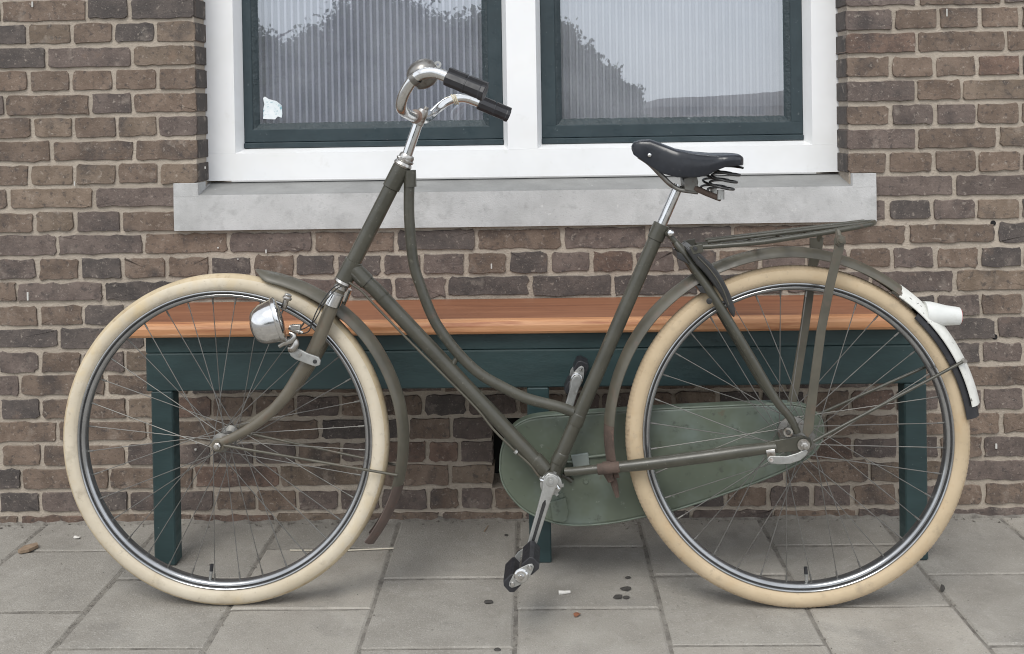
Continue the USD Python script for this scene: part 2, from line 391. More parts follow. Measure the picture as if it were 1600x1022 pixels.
def slab_mesh(x0, x1, y0, y1, zt, tilt):
    """A slab whose rim is a little rounded and chipped."""
    n = 5
    edge = []
    for (ax, ay), (bx, by) in (((x0, y0), (x1, y0)), ((x1, y0), (x1, y1)), ((x1, y1), (x0, y1)), ((x0, y1), (x0, y0))):
        for k in range(n):
            t = k / n
            edge.append((ax + (bx - ax) * t, ay + (by - ay) * t))
    edge = np.array(edge)
    c = np.array([(x0 + x1) / 2, (y0 + y1) / 2])
    d = c - edge
    d = np.sign(d) * np.minimum(np.abs(d), 1)
    jit = rng.uniform(0, .0022, (len(edge), 1))
    inn = np.where(np.abs(edge - [x0, y0]) < 1e-9, edge + .0045, np.where(np.abs(edge - [x1, y1]) < 1e-9, edge - .0045, edge))
    out = edge + (inn - edge) / .0045 * jit
    inn = inn + (inn - edge) / .0045 * jit * 1.2
    N = len(edge)

    def z(q):
        return zt + (q[:, 0] - c[0]) * tilt[0] + (q[:, 1] - c[1]) * tilt[1]
    V = np.vstack([np.c_[out, np.full(N, -.045)], np.c_[out, z(out) - .0028], np.c_[inn, z(inn)], [[*c, zt]]])
    f = []
    for i in range(2):
        for j in range(N):
            a, b = i * N + j, i * N + (j + 1) % N
            f += [(a, b, b + N), (a, b + N, a + N)]
    f += [(2 * N + j, 2 * N + (j + 1) % N, 3 * N) for j in range(N)]
    return tm(V, f)


for i in range(-5, 12):
    xa, xb = SX0 + .3 * i, SX0 + .3 * (i + 1)
    yj = YB if i % 2 == 0 else YA
    yj += rng.uniform(-.004, .004)
    ys = [0.0] + sorted([yj + .3 * k for k in range(-9, 3) if -3.4 < yj + .3 * k < -.03], reverse=True)
    for k in range(len(ys) - 1):
        gap = .0021
        obj('paving_slab', slab_mesh(xa + gap * rng.uniform(.6, 1.3), xb - gap * rng.uniform(.6, 1.3), ys[k + 1] + gap * rng.uniform(.5, 1.2), ys[k] - gap * rng.uniform(.5, 1.2),
                                     rng.uniform(-.0015, .0012), rng.uniform(-.006, .006, 2)), 'slab', pavement)

# ---- the brick building
building = xf('brick_building', label='brown brick house front with a white framed window above the bench', category='building')
C, Z0 = .0595, 1.2743                     # course height, height of joint 0
XL, XR = on_wall(304, 150)[0], on_wall(1326, 150)[0]     # window opening
SILL = dict(x0=on_wall(274.5, 350)[0], x1=on_wall(1367.5, 345)[0], z0=.7425, z1=.862)
WALL_X0, WALL_X1, WALL_TOP, WIN_TOP = -2.6, 2.6, 3.05, 2.28
VX0, VX1 = on_wall(768, 700)[0], on_wall(905, 700)[0]
VZ1, VZ0 = Z0 - C * 17 - .006, Z0 - C * 20 - .004
outline = sbox(WALL_X0, -.2, WALL_X1, WALL_TOP).difference(sbox(XL, SILL['z1'] - .03, XR, WIN_TOP)).difference(sbox(VX0, VZ0, VX1, VZ1))
wall = obj('wall', prism(outline, (0, .0046, 0), (1, 0, 0), (0, 0, 1), (0, 1, 0), .30), 'mortar', building)
obj('vent_recess', boxm(VX0 - .02, VX1 + .02, .11, .13, VZ0 - .02, VZ1 + .02), 'dark_void', building)

rows = {
    0: [1, 135, 201, 'G', 1434, 1566], 1: [42, 112, 177, 242.5, 'G', 1397, 1466.6, 1531, 1595], 2: [72, 206, 'G', 1433, 1572.5], 3: [44, 110, 178, 246, 'G', 1391.6, 1460.6, 1527, 1596],
    4: [7.5, 141, 206.6, 'G', 1432, 1503], 5: [50, 115, 183, 246, 'G', 1392, 1461, 1527, 1594.5], 6: [80, 210, 'G', 1432, 1560], 7: [46, 116, 182, 248, 'G', 1387, 1459.5, 1528, 1596],
    8: [13, 146.5, 'S', 1492], 9: [53, 117, 189, 257, 'S', 1387, 1457, 1526, 1595],
    10: [89, 224, 357, 489, 618, 744, 879.5, 1012, 1145, 1281, 1418, 1558],
    11: [57, 124, 192, 260, 328, 394, 461, 525, 597, 659, 728, 794, 859, 924, 991, 1055.5, 1122, 1188, 1260, 1327, 1394, 1462, 1532, 1598],
    12: [26, 161.5, 295, 428, 545, 614, 698, 829, 958, 1092, 1226, 1361, 1493], 13: [60, 130, 1463.5, 1532], 14: [92, 225, 1425, 1557], 15: [61, 128, 195, 1467, 1533.5, 1600],
    16: [31, 165, 1495], 17: [64, 131, 197, 264, 330.5, 397, 462, 531, 596, 662, 730, 809.5, 882, 939, 996, 1053, 1122, 1190, 1260, 1329, 1400, 1468, 1535],
    18: [90, 230, 365, 500, 638, 704.5, 'V', 1040, 1160, 1290, 1406, 1440, 1565], 19: [65, 133, 196.5, 264, 330, 397, 464.6, 533.5, 600, 667.6, 'V', 960, 1060, 1125, 1195, 1263, 1333, 1405, 1468, 1537],
    20: [34, 170.5, 302, 436, 570, 704, 'V', 1000, 1095, 1226, 1358, 1490], 21: [62.5, 133, 201.7, 268, 335, 401, 464.6, 529.6, 595, 669, 770, 836, 935, 1000, 1066, 1133, 1200, 1268.6, 1332, 1403, 1470, 1538],
    22: [30, 160, 300, 430, 560, 690, 820, 950, 1080, 1210, 1340, 1470]}


def row_px_y(k, px):
    yl = 34 + 36.6 * (k - .5)
    yr = 7 + 37.5 * (k - .5)
    return yl + (yr - yl) * (px - 100) / 1400


def brick_mesh(x0, x1, z0, z1, depth=.06, rough=1.0):
    w, h = x1 - x0, z1 - z0
    r = min(.0058, h * .2)
    pts = []
    nx = 4 if w < .12 else 9
    cr = rng.uniform(.35, 1.5, 4) * r

    def corner(cx, cz, sx_, sz_, rr, order):
        a = [(cx + sx_ * rr, cz), (cx + sx_ * rr * .3, cz + sz_ * rr * .3), (cx, cz + sz_ * rr)]
        return a if order else a[::-1]
    for c in corner(x0, z0, 1, 1, cr[0], False): pts.append(c)
    for t in np.linspace(0, 1, nx + 2)[1:-1]: pts.append((x0 + w * t, z0))
    for c in corner(x1, z0, -1, 1, cr[1], True): pts.append(c)
    pts.append((x1, (z0 + z1) / 2))
    for c in corner(x1, z1, -1, -1, cr[2], False): pts.append(c)
    for t in np.linspace(1, 0, nx + 2)[1:-1]: pts.append((x0 + w * t, z1))
    for c in corner(x0, z1, 1, -1, cr[3], True): pts.append(c)
    pts.append((x0, (z0 + z1) / 2))
    p = np.array(pts)
    p = p + rng.normal(0, .00105 * rough, p.shape)
    c = np.array([(x0 + x1) / 2, (z0 + z1) / 2])
    n = len(p)
    d = c - p
    inn = p + np.sign(d) * np.minimum(np.abs(d) * .3, .0009)
    y0 = rng.uniform(-.0018, .0012)
    tx, tz = rng.normal(0, .006), rng.normal(0, .012)
    yf = y0 + (inn[:, 0] - c[0]) * tx + (inn[:, 1] - c[1]) * tz 
    V = np.vstack([np.c_[p[:, 0], np.full(n, depth), p[:, 1]], np.c_[p[:, 0], yf + .0012, p[:, 1]], np.c_[inn[:, 0], yf, inn[:, 1]], [[c[0], y0, c[1]]]])
    f = []
    for i in range(2):
        for j in range(n):
            a, b = i * n + j, i * n + (j + 1) % n
            f += [(a, b, b + n), (a, b + n, a + n)]
    f += [(2 * n + j, 2 * n + (j + 1) % n, 3 * n) for j in range(n)]
    return tm(V, f)


def to_x(k, px):
    return on_wall(px, row_px_y(k, px))[0]


def fill(xs, period):
    out = [xs[0]]
    for a, b in zip(xs, xs[1:]):
        n = max(1, round((b - a) / period))
        out += [a + (b - a) * (i + 1) / n for i in range(n)]
    return out


def extend(xs, period, lo, hi):
    xs = list(xs)
    while xs[0] > lo: xs.insert(0, xs[0] - period)
    while xs[-1] < hi: xs.append(xs[-1] + period)
    xs[0], xs[-1] = lo, hi
    return [xs[0]] + [x for x in xs[1:-1] if x - lo > .03 and hi - x > .03] + [xs[-1]]


seen, rest = [], []
VIEW_X0, VIEW_X1 = -1.42, 1.36
TOPROW = -int((WALL_TOP - Z0) / C)
for k in range(TOPROW, 23):
    zt, zb = Z0 - C * (k - 1) - .0057, Z0 - C * k + .0057
    if k == 22:
        zb = -.02
    period = .107 if k % 2 else .213
    js = rows.get(k)
    spans = []                               # (list of joint x, hard left end?, hard right end?)
    if js is None:
        base = [1, 135, 201, 1434] if k % 4 == 0 else ([72, 206, 1433] if k % 2 == 0 else [44, 110, 178, 246, 1392, 1460])
        js = [q for q in base if q < 322] + ['G'] + [q for q in base if q > 1300] if zb < WIN_TOP else base
    cuts = {'G': (XL, XR), 'S': (SILL['x0'], SILL['x1']), 'V': (VX0, VX1)}
    brk = [q for q in js if isinstance(q, str)]
    num = [to_x(k, q) if k >= 0 else on_wall(q, 20)[0] for q in js if not isinstance(q, str)]
    if brk:
        lo, hi = cuts[brk[0]]
        L = [x for x in num if x < lo - .02]
        R_ = [x for x in num if x > hi + .02]
        spans.append(extend(fill(L + [lo], period) if L else [lo - period, lo], period, WALL_X0, lo))
        spans.append(extend(fill([hi] + R_, period) if R_ else [hi, hi + period], period, hi, WALL_X1))
        spans[0][-1], spans[1][0] = lo + .0085, hi - .0085        # no joint against the opening
    else:
        spans.append(extend(fill(num, period), period, WALL_X0, WALL_X1))
    for si, xs in enumerate(spans):
        for a, b in zip(xs, xs[1:]):
            g_ = rng.uniform(.0040, .0062)
            x0, x1 = a + g_, b - g_
            if x1 - x0 < .012:
                continue
            hard = brk and brk[0] == 'G' and ((si == 0 and b == xs[-1]) or (si == 1 and a == xs[0]))
            mesh_ = brick_mesh(x0, x1, zb + rng.normal(0, .001), zt + rng.normal(0, .001), depth=.098 if hard else .05, rough=1.0 + .5 * (k > 9))
            inview = x1 > VIEW_X0 and x0 < VIEW_X1 and zb < 1.335 and zt > .0
            hidden = (-.86 < x0 and x1 < .86 and 13 <= k <= 16)
            # tone: darker and more purple below the window and low down, browner to the sides
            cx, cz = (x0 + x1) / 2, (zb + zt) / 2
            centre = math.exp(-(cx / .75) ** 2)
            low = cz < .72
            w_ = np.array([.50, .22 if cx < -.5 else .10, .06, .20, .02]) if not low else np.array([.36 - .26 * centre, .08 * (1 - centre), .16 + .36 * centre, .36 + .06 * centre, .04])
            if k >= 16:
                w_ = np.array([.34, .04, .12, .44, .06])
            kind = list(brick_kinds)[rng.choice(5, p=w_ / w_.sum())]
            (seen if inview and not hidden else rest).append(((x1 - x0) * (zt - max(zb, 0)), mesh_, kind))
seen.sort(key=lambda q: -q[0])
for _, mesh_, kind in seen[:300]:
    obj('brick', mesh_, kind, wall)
rest += seen[300:]
for kind in brick_kinds:
    ms = [q[1] for q in rest if q[2] == kind]
    if ms:
        obj('far_brickwork', cat(*ms), kind, wall, kind='stuff')

for k in range(-1, 8):  # thin dark slips over the brick ends in the window reveals
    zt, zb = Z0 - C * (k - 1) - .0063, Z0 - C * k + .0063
    obj('burnt_brick_end', boxm(XL - .004, XL + .0056, .0042, .0846, zb + .0006, zt - .0006, .0012), 'dark_end', wall)
    obj('burnt_brick_end', boxm(XR - .0056, XR + .004, .0042, .0846, zb + .0006, zt - .0006, .0012), 'dark_end', wall)
for px, py, r_ in ((1553, 349, .0065), (1555.5, 527, .0065)):
    x_w, z_w = on_wall(px, py)
    obj('drill_hole', lathe([(0, .0), (r_, .0), (r_ * 1.15, .003)], (x_w, .0028, z_w), (0, 1, 0), 12), 'dark_void', wall)
for px, py, w_, h_ in ((51, 7, 2, 9), (117, 287, 1.6, 7), (44, 463, 2.4, 13), (1479, 20, 1.8, 12), (341, 387, 2.4, 2.4), (416, 393, 2.2, 6), (372, 405, 2, 2), (768, 416, 2, 8), (1556, 697, 3, 8), (306, 702, 3, 3), (307, 692, 2, 2), (321, 262, 1.6, 4), (1420, 478, 6, 2.5)):
    a_, b_ = on_wall(px - w_ / 2, py + h_ / 2), on_wall(px + w_ / 2, py - h_ / 2)
    obj('paint_fleck', boxm(a_[0], b_[0], -.0032, .0, a_[1], b_[1], .0006), 'fleck', wall)

# window sill stone: sloped middle, raised end blocks
sx0, sx1, sz0, sz1 = SILL['x0'], SILL['x1'], SILL['z0'], SILL['z1']
ex0, ex1 = on_wall(312, 300)[0], on_wall(1330, 290)[0]
sill = xf('window_sill', building)
prof = [(-.012, sz0), (-.012, sz1 - .0305), (.10, sz1 - .0065), (.10, sz0)]
obj('weathered_slope', prism([(-.0118, sz1 - .0312), (-.0118, sz1 - .030), (.10, sz1 - .006), (.10, sz1 - .0075)], (ex0 + .001, 0, 0), (0, 1, 0), (0, 0, 1), (1, 0, 0), ex1 - ex0 - .002), 'sill_slope', sill, label='dark sloping top of the sill')
obj('sloped_stone', prism(prof, (sx0, 0, 0), (0, 1, 0), (0, 0, 1), (1, 0, 0), sx1 - sx0), 'stone_sill', sill)
for a, b in ((sx0, ex0), (ex1, sx1)):
    obj('raised_end', boxm(a, b, -.0123, .05, sz1 - .034, sz1, .0008), 'stone_sill', sill)

# window: frame pieces, two sashes, panes, reeded sheet behind
window = xf('window', building)
FY, SY = .085, .126                                  # faces of frame and of sashes
fx0, fx1 = XL, XR
fz0 = on_wall(800, 276, FY)[1]
rail_z = on_wall(800, 233.5, FY)[1]


def wx(px, y, py=150):
    return on_wall(px, py, y)[0]


st_l, mu_l, mu_r, st_r = wx(366, FY), wx(792.5, FY), wx(838.5, FY), wx(1268.6, FY)
CH = .013


def chamfer_piece(x0, x1, left, right, z0, z1):
    p = [(x0, FY), (x1, FY)]
    p += [(x1 + CH, SY + .004), (x1 + CH, .172)] if right else [(x1, .172)]
    p += [(x0 - CH, .172), (x0 - CH, SY + .004)] if left else [(x0, .172)]
    return prism(p, (0, 0, z0), (1, 0, 0), (0, 1, 0), (0, 0, 1), z1 - z0)


obj('frame_stile', chamfer_piece(fx0, st_l, False, True, rail_z + .0006, WIN_TOP), 'white_paint', window)
obj('frame_stile', chamfer_piece(st_r, fx1, True, False, rail_z + .0006, WIN_TOP), 'white_paint', window)
obj('mullion', chamfer_piece(mu_l, mu_r, True, True, rail_z + .0006, WIN_TOP), 'white_paint', window)
obj('bottom_rail', prism([(FY - .001, fz0), (FY - .001, rail_z), (SY + .003, rail_z + .011), (.172, rail_z + .012), (.172, fz0)], (fx0, 0, 0), (0, 1, 0), (0, 0, 1), (1, 0, 0), fx1 - fx0), 'white_paint', window)
GZ = on_wall(580, 191, .12)[1]
for n_, (pa, pb, ga, gb, gz_px) in enumerate((((378), 782, 406, 754, 190), (848, 1256, 878, 1224, 183))):
    a, b = wx(pa, SY) - .006, wx(pb, SY) + .006
    a, b = (st_l + CH - .001, mu_l - CH + .001) if n_ == 0 else (mu_r + CH - .001, st_r - CH + .001)
    gx0, gx1 = wx(ga, .142), wx(gb, .142)
    bead = .016
    gz = on_wall((ga + gb) / 2, gz_px, .142)[1]
    sb = rail_z + .0115
    sash = xf('sash', window)
    obj('sash_stile', boxm(a, gx0 - bead, SY, .165, sb + .046, WIN_TOP, .002), 'window_green', sash)
    obj('sash_stile', boxm(gx1 + bead, b, SY, .165, sb + .046, WIN_TOP, .002), 'window_green', sash)
    obj('sash_bottom_rail', cat(boxm(a, b, SY, .165, sb + .015, gz - bead, .002), boxm(a, b, SY - .004, .165, sb, sb + .0145, .002)), 'window_green', sash)
    # putty beads, a bit uneven
    ys = np.linspace(gz - bead, WIN_TOP, 60)

    def bead_v(x, s):
        V, f = [], []
        for i, z in enumerate(ys):
            w = bead * (1 + .12 * math.sin(i * 1.7 + s) * rng.uniform(.3, 1))
            V += [(x, .1425, z), (x - s * w * .55, SY + .006 + rng.uniform(-.0012, .0012), z), (x - s * w * 1.1, SY + .004, z)]
        for i in range(len(ys) - 1):
            for j in range(2):
                q = i * 3 + j
                f += [(q, q + 1, q + 4), (q, q + 4, q + 3)]
        mm = tm(V, f)
        if s < 0: mm.invert()
        return mm
    obj('glazing_bead', bead_v(gx0, 1), 'putty_green', sash, smooth=50)
    obj('glazing_bead', bead_v(gx1, -1), 'putty_green', sash, smooth=50)
    xs_ = np.linspace(gx0 - bead * .9, gx1 + bead * .9, 90)
    V, f = [], []
    for i, x in enumerate(xs_):
        w = bead * (1 + .10 * rng.uniform(-1, 1))
        V += [(x, .1425, gz + rng.uniform(-.0008, .0012)), (x, SY + .007 + rng.uniform(-.0015, .0015), gz - w * .6), (x, SY + .001, gz - w * 1.15)]
    for i in range(len(xs_) - 1):
        for j in range(2):
            q = i * 3 + j
            f += [(q, q + 3, q + 4), (q, q + 4, q + 1)]
    mm = tm(V, f); mm.invert()
    obj('glazing_bead', mm, 'putty_green', sash, smooth=50)
    obj('pane', tm([(gx0 - .008, .1415, gz - .008), (gx1 + .008, .1415, gz - .008), (gx1 + .008, .1415, WIN_TOP), (gx0 - .008, .1415, WIN_TOP)], [(0, 1, 2), (0, 2, 3)]), 'glass_pane', sash)
    # reeded translucent sheet a hand's breadth behind the glass
    per = .0178
    nx = int((gx1 - gx0 + .24) / per)
    x = gx0 - .12
    for part, mat_, segs in (('reeded_sheet', 'sheet' if n_ == 0 else 'sheet_glare', ((.44, .007), (.95, .007))), ('sheet_rib', 'sheet_rib' if n_ == 0 else 'sheet_rib_glare', ((-.05, .007), (.04, .0), (.34, .0), (.44, .007)))):
        V, f = [], []
        for i in range(nx + 1):
            for dx, dy in segs:
                V.append((x + per * (i + dx), .185 + dy, gz - .05)); V.append((x + per * (i + dx), .185 + dy, WIN_TOP))
            k0 = 2 * len(segs) * i
            for q in range(k0, k0 + 2 * len(segs) - 2, 2):
                f += [(q, q + 2, q + 3), (q, q + 3, q + 1)]
        obj(part, tm(V, f), mat_, sash)
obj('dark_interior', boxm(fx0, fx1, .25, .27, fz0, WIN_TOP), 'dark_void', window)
pa = np.array([on_wall(*q, .1395) for q in ((411, 153), (414, 151), (420, 155), (432, 158), (440, 165), (441, 178), (440, 184), (434, 182), (430, 186.5), (411, 186), (411.5, 170), (413, 163))])
obj('torn_sticker', prism(pa, (0, .1395, 0), (1, 0, 0), (0, 0, 1), (0, 1, 0), .0008), 'sticker', window)
obj('lintel', boxm(XL - .1, XR + .1, -.004, .1, WIN_TOP - .01, WIN_TOP + .17, .004), 'stone_sill', building)

# ================================================================== THE BENCH
bench = xf('bench', label='dark green wooden bench with orange brown seat plank against the brick wall', category='bench')
bx0, bx1 = -.936, .893
obj('seat_plank', boxm(bx0, bx1, -.252, -.004, .528, .561, .003), 'bench_wood', bench)
ep = [(-.272, .531), (-.275, .536), (-.275, .549), (-.272, .557), (-.2655, .5605), (-.2525, .5615), (-.2525, .5285), (-.2655, .5285)]
obj('front_edge', prism(ep, (bx0 + .001, 0, 0), (0, 1, 0), (0, 0, 1), (1, 0, 0), bx1 - bx0 - .002), 'bench_edge', bench, label='lighter worn front edge of the seat')
obj('apron_board', boxm(-.896, .878, -.250, -.226, .402, .4885, .003), 'bench_green', bench)
obj('apron_board', boxm(-.896, .878, -.2485, -.226, .4895, .5275, .002), 'bench_green', bench)
for x0, x1 in ((-.886, -.836), (-.024, .026), (.828, .878)):
    obj('leg', boxm(x0, x1, -.2495, -.205, .0, .4015, .003), 'bench_green', bench)
    obj('bearer', boxm(x0, x1, -.2255, -.03, .47, .5275, .002), 'bench_green', bench)
obj('wall_batten', boxm(-.88, .87, -.0295, -.005, .46, .5275, .002), 'bench_green', bench)

# ================================================================== THE BICYCLE
PF = np.array([-.6617, -.4346, 0.0]); PR = np.array([.533, -.4615, 0.0])
E_ = (PR - PF) / np.linalg.norm(PR - PF)
lean = math.radians(1.5)
A0 = np.array([-E_[1], E_[0], 0])
A_ = A0 * math.cos(lean) - np.array([0, 0, 1.0]) * math.sin(lean)
U_ = np.array([0, 0, 1.0]) * math.cos(lean) + A0 * math.sin(lean)
bike = xf('bicycle', matrix=Gf.Matrix4d(*E_, 0, *A_, 0, *U_, 0, *PF, 1),
          label='old olive green bicycle with cream tyres leaning against the bench', category='bicycle')
AX = np.array([0, 1.0, 0])


def B(px, py, a=0.0):
    """Bicycle coordinates (along, across, up) of a point measured in the photograph, a metres beyond the frame's middle plane."""
    d = ray(px, py)
    t = ((PF + a * A_ - EYE) @ A_) / (d @ A_)
    q = EYE + t * d - PF
    return np.array([q @ E_, a, q @ U_])


def BL(pts, a=0.0):
    """Many points; a is one number or runs from a[0] to a[1]."""
    n = len(pts)
    aa = np.linspace(a[0], a[1], n) if np.ndim(a) else [a] * n
    return np.array([B(x, y, q) for (x, y), q in zip(pts, aa)])


def to3(q, a):
    return np.c_[q[:, 0], np.full(len(q), a), q[:, 1]]


RW = .351
CF = np.array([0.0, 0, .3485]); CR = np.array([np.linalg.norm(PR - PF), 0, .3515])


def ang(c, deg, r, a=0.0):
    t = math.radians(deg)
    return c + np.array([r * math.cos(t), a, r * math.sin(t)])


def wheel(name, c, R, tyre_mat, tread_mat, hub_r, flange_a, tread):
    w = xf(name, bike)
    rr = .0195
    pr = []
    for t in np.linspace(0, 2 * np.pi, 28, endpoint=False):
        x, y = math.cos(t), math.sin(t)
        pr.append((R - rr + rr * (abs(x) ** .92) * np.sign(x), rr * y * (1.0 if x > -.6 else .93)))
    ty = obj('tyre', lathe(pr, c, AX, 180, closed=True), tyre_mat, w, smooth=True)
    # tread: a band over the crown of the tyre, its shoulders nubbed
    ns = 720
    V, f = [], []
    prof = [(math.radians(t)) for t in (-58, -50, -30, -10, 10, 30, 50, 58)]
    for i in range(ns):
        th = 2 * np.pi * i / ns
        nub = .0006 if i % 3 < 2 else .0
        for k2, t in enumerate(prof):
            lift = -.0006 if k2 in (0, 7) else (.0004 + (nub if tread else .0002))
            rr2 = rr + lift
            V.append(c + np.array([(R - rr + rr2 * math.cos(t)) * math.cos(th), rr2 * math.sin(t), (R - rr + rr2 * math.cos(t)) * math.sin(th)]))
    m8 = len(prof)
    for i in range(ns):
        for j in range(m8 - 1):
            a, b = i * m8 + j, ((i + 1) % ns) * m8 + j
            f += [(a, a + 1, b + 1), (a, b + 1, b)]
    mm = tm(V, f)
    obj('tread', mm, tread_mat, w, smooth=60)
    half = [(.3150, .0135), (.3180, .0150), (.3190, .0172), (.3180, .0192), (.3156, .0200), (.3134, .0188), (.3122, .0160), (.3112, .0128), (.3095, .0128), (.3082, .0155), (.3062, .0166), (.3030, .0160), (.2998, .0140), (.2972, .0105), (.2958, .0065), (.2954, 0)]
    k = R - .351
    half = [(.3170 - (.3192 - r) * .70 + k, a * .76) for r, a in half]
    inner = [(.3045 + k, 0), (.3050 + k, .0055), (.3095 + k, .0080)]
    loop = half + [(r, -a) for r, a in half[::-1][1:]] + [(r, -a) for r, a in inner[::-1]] + inner[1:]
    mm = lathe(loop, c, AX, 180, closed=True); mm.fix_normals()
    rim_o = obj('rim', mm, 'rim_chrome', w, smooth=40)
    for sg in (-1, 1):
        obj('rim_groove', lathe([(.3170 - (.3192 - r_) * .70 + k, sg * a_ * .76) for r_, a_ in ((.3124, .0162), (.3114, .0132), (.3093, .0132), (.3084, .0154))], c, AX, 180), 'rim_groove', w, smooth=50)
    fl = hub_r + .008
    hp = [(0, -flange_a - .016), (.007, -flange_a - .016), (.0075, -flange_a - .010), (hub_r * .75, -flange_a - .006), (fl, -flange_a - .002), (fl, -flange_a + .002), (hub_r * .8, -flange_a + .007), (hub_r * .7, -.008),
          (hub_r * .7, .008), (hub_r * .8, flange_a - .007), (fl, flange_a - .002), (fl, flange_a + .002), (hub_r * .75, flange_a + .006), (.0075, flange_a + .010), (.007, flange_a + .016), (0, flange_a + .016)]
    obj('hub', lathe(hp, c, AX, 24), 'dull_steel', w, smooth=35)
    n = 36
    off = 5.0
    for i in range(n):
        side = -1 if i % 2 == 0 else 1
        lead = 1 if (i // 2) % 2 == 0 else -1
        rim_ang = 360.0 * i / n + off
        hub_ang = rim_ang + lead * 62.0 + rng.uniform(-2, 2)
        p0 = ang(c, hub_ang, fl - .002, side * (flange_a + .001))
        p1 = ang(c, rim_ang, R - .0512, side * .003)
        d = (p1 - p0) / np.linalg.norm(p1 - p0)
        q = p1 - d * .013
        mm = cat(tube([p0, q], .00098, 6), tube([q, p1], .0019, 7))
        obj('spoke', mm, 'spoke_steel', w, smooth=50)
    return w


fw = wheel('front_wheel', CF, .3485, 'tyre_cream', 'tread_cream', .012, .030, False)
rw = wheel('rear_wheel', CR, .3515, 'tyre_tan', 'tread_tan', .024, .030, True)
for w, (px, py), R in ((fw, (330, 893), .3485), (rw, (1260, 905), .3515)):
    c = CF if w is fw else CR
    v = B(px, py) - c; v[1] = 0; v /= np.linalg.norm(v)
    p_ = c + v * (R - .0508)
    obj('valve', cat(rod(p_, p_ - v * .012, .0033), rod(p_ - v * .012, p_ - v * .016, .0042)), 'aluminium', w, smooth=40)
    obj('valve_cap', rod(p_ - v * .0162, p_ - v * .030, .0038), 'black_rubber', w, smooth=40)

# ---- frame
head_t, head_b = B(628, 260), B(537.5, 438)
hd = (head_t - head_b) / np.linalg.norm(head_t - head_b)
frame = xf('frame', bike)
obj('head_tube', tube([head_b, head_t], .0165, 20), 'olive_paint', frame, smooth=40)
obj('head_lug', cat(tube([head_t - hd * .052, head_t - hd * .0505, head_t - hd * .001, head_t], [.0168, .0188, .0188, .0175], 20), tube([B(640, 266), B(641, 292)], .0135, 16)), 'olive_paint', frame, smooth=40)
obj('head_lug', cat(tube([head_b, head_b + hd * .001, head_b + hd * .046, head_b + hd * .0475], [.0178, .0190, .0190, .0168], 20), tube([B(552, 420), B(574, 441)], .0178, 18)), 'olive_paint', frame, smooth=40)
obj('down_tube', tube([B(556, 425), B(586, 452), B(848, 731)], .0155, 18), 'olive_paint', frame, smooth=40)
bb = B(861, 747)
obj('top_tube', tube(BL([(640.5, 268), (639, 310), (640, 350), (646, 410), (658, 450), (674, 491), (690, 519), (717, 553.5), (749, 583.5), (786, 605), (825, 623), (873, 635.5), (896, 644)]), .0113, 16, n=6), 'olive_paint', frame, smooth=60)
obj('tube_bridge', tube([B(708, 569), B(716, 556)], [.006, .005], 10), 'olive_paint', frame, smooth=60)
seat_t, seat_b = B(1034, 350), B(866, 737)
sd = (seat_t - seat_b) / np.linalg.norm(seat_t - seat_b)
obj('seat_tube', tube([seat_b, seat_t - sd * .002], .0148, 18), 'olive_paint', frame, smooth=40)
obj('seat_lug', cat(tube([seat_t - sd * .036, seat_t - sd * .035, seat_t - sd * .0005, seat_t], [.0152, .0172, .0172, .0155], 20), rod(B(1040, 362, -.011), B(1056, 378, -.011), .006), rod(B(1040, 362, .011), B(1056, 378, .011), .006)), 'olive_paint', frame, smooth=40)
for px0, px1 in (((899, 662), (904, 648)), ((872, 722), (878, 709))):
    obj('tube_lug', tube([B(*px0) - sd * .003, B(*px0), B(*px1), B(*px1) + sd * .003], [.0149, .0163, .0163, .0149], 18), 'olive_paint', frame, smooth=40)
obj('tube_lug', tube([B(835, 716), B(837, 718), B(852, 735)], [.0156, .0172, .0172], 18), 'olive_paint', frame, smooth=40)
obj('tube_lug', tube([B(597, 463), B(599, 465.5)], [.0166, .0156], 18), 'olive_paint', frame, smooth=40)
obj('bottom_bracket', lathe([(0, -.034), (.019, -.034), (.0205, -.032), (.0205, .032), (.019, .034), (0, .034)], bb, AX, 28), 'olive_paint', frame, smooth=40)
obj('bearing_cup', lathe([(.0, -.0365), (.012, -.0365), (.013, -.041), (.020, -.0405), (.0225, -.039), (.0225, -.0355), (.019, -.0345)], bb, AX, 30), 'aluminium', frame, smooth=40)
obj('cup_notch', cat(*[boxm(-.003, .003, -.041, -.035, .019, .026).apply_transform(trimesh.transformations.rotation_matrix(math.radians(t), AX)).apply_translation(bb) for t in (20, 95, 150, 215, 300)]), 'aluminium', frame)
ax_r = CR
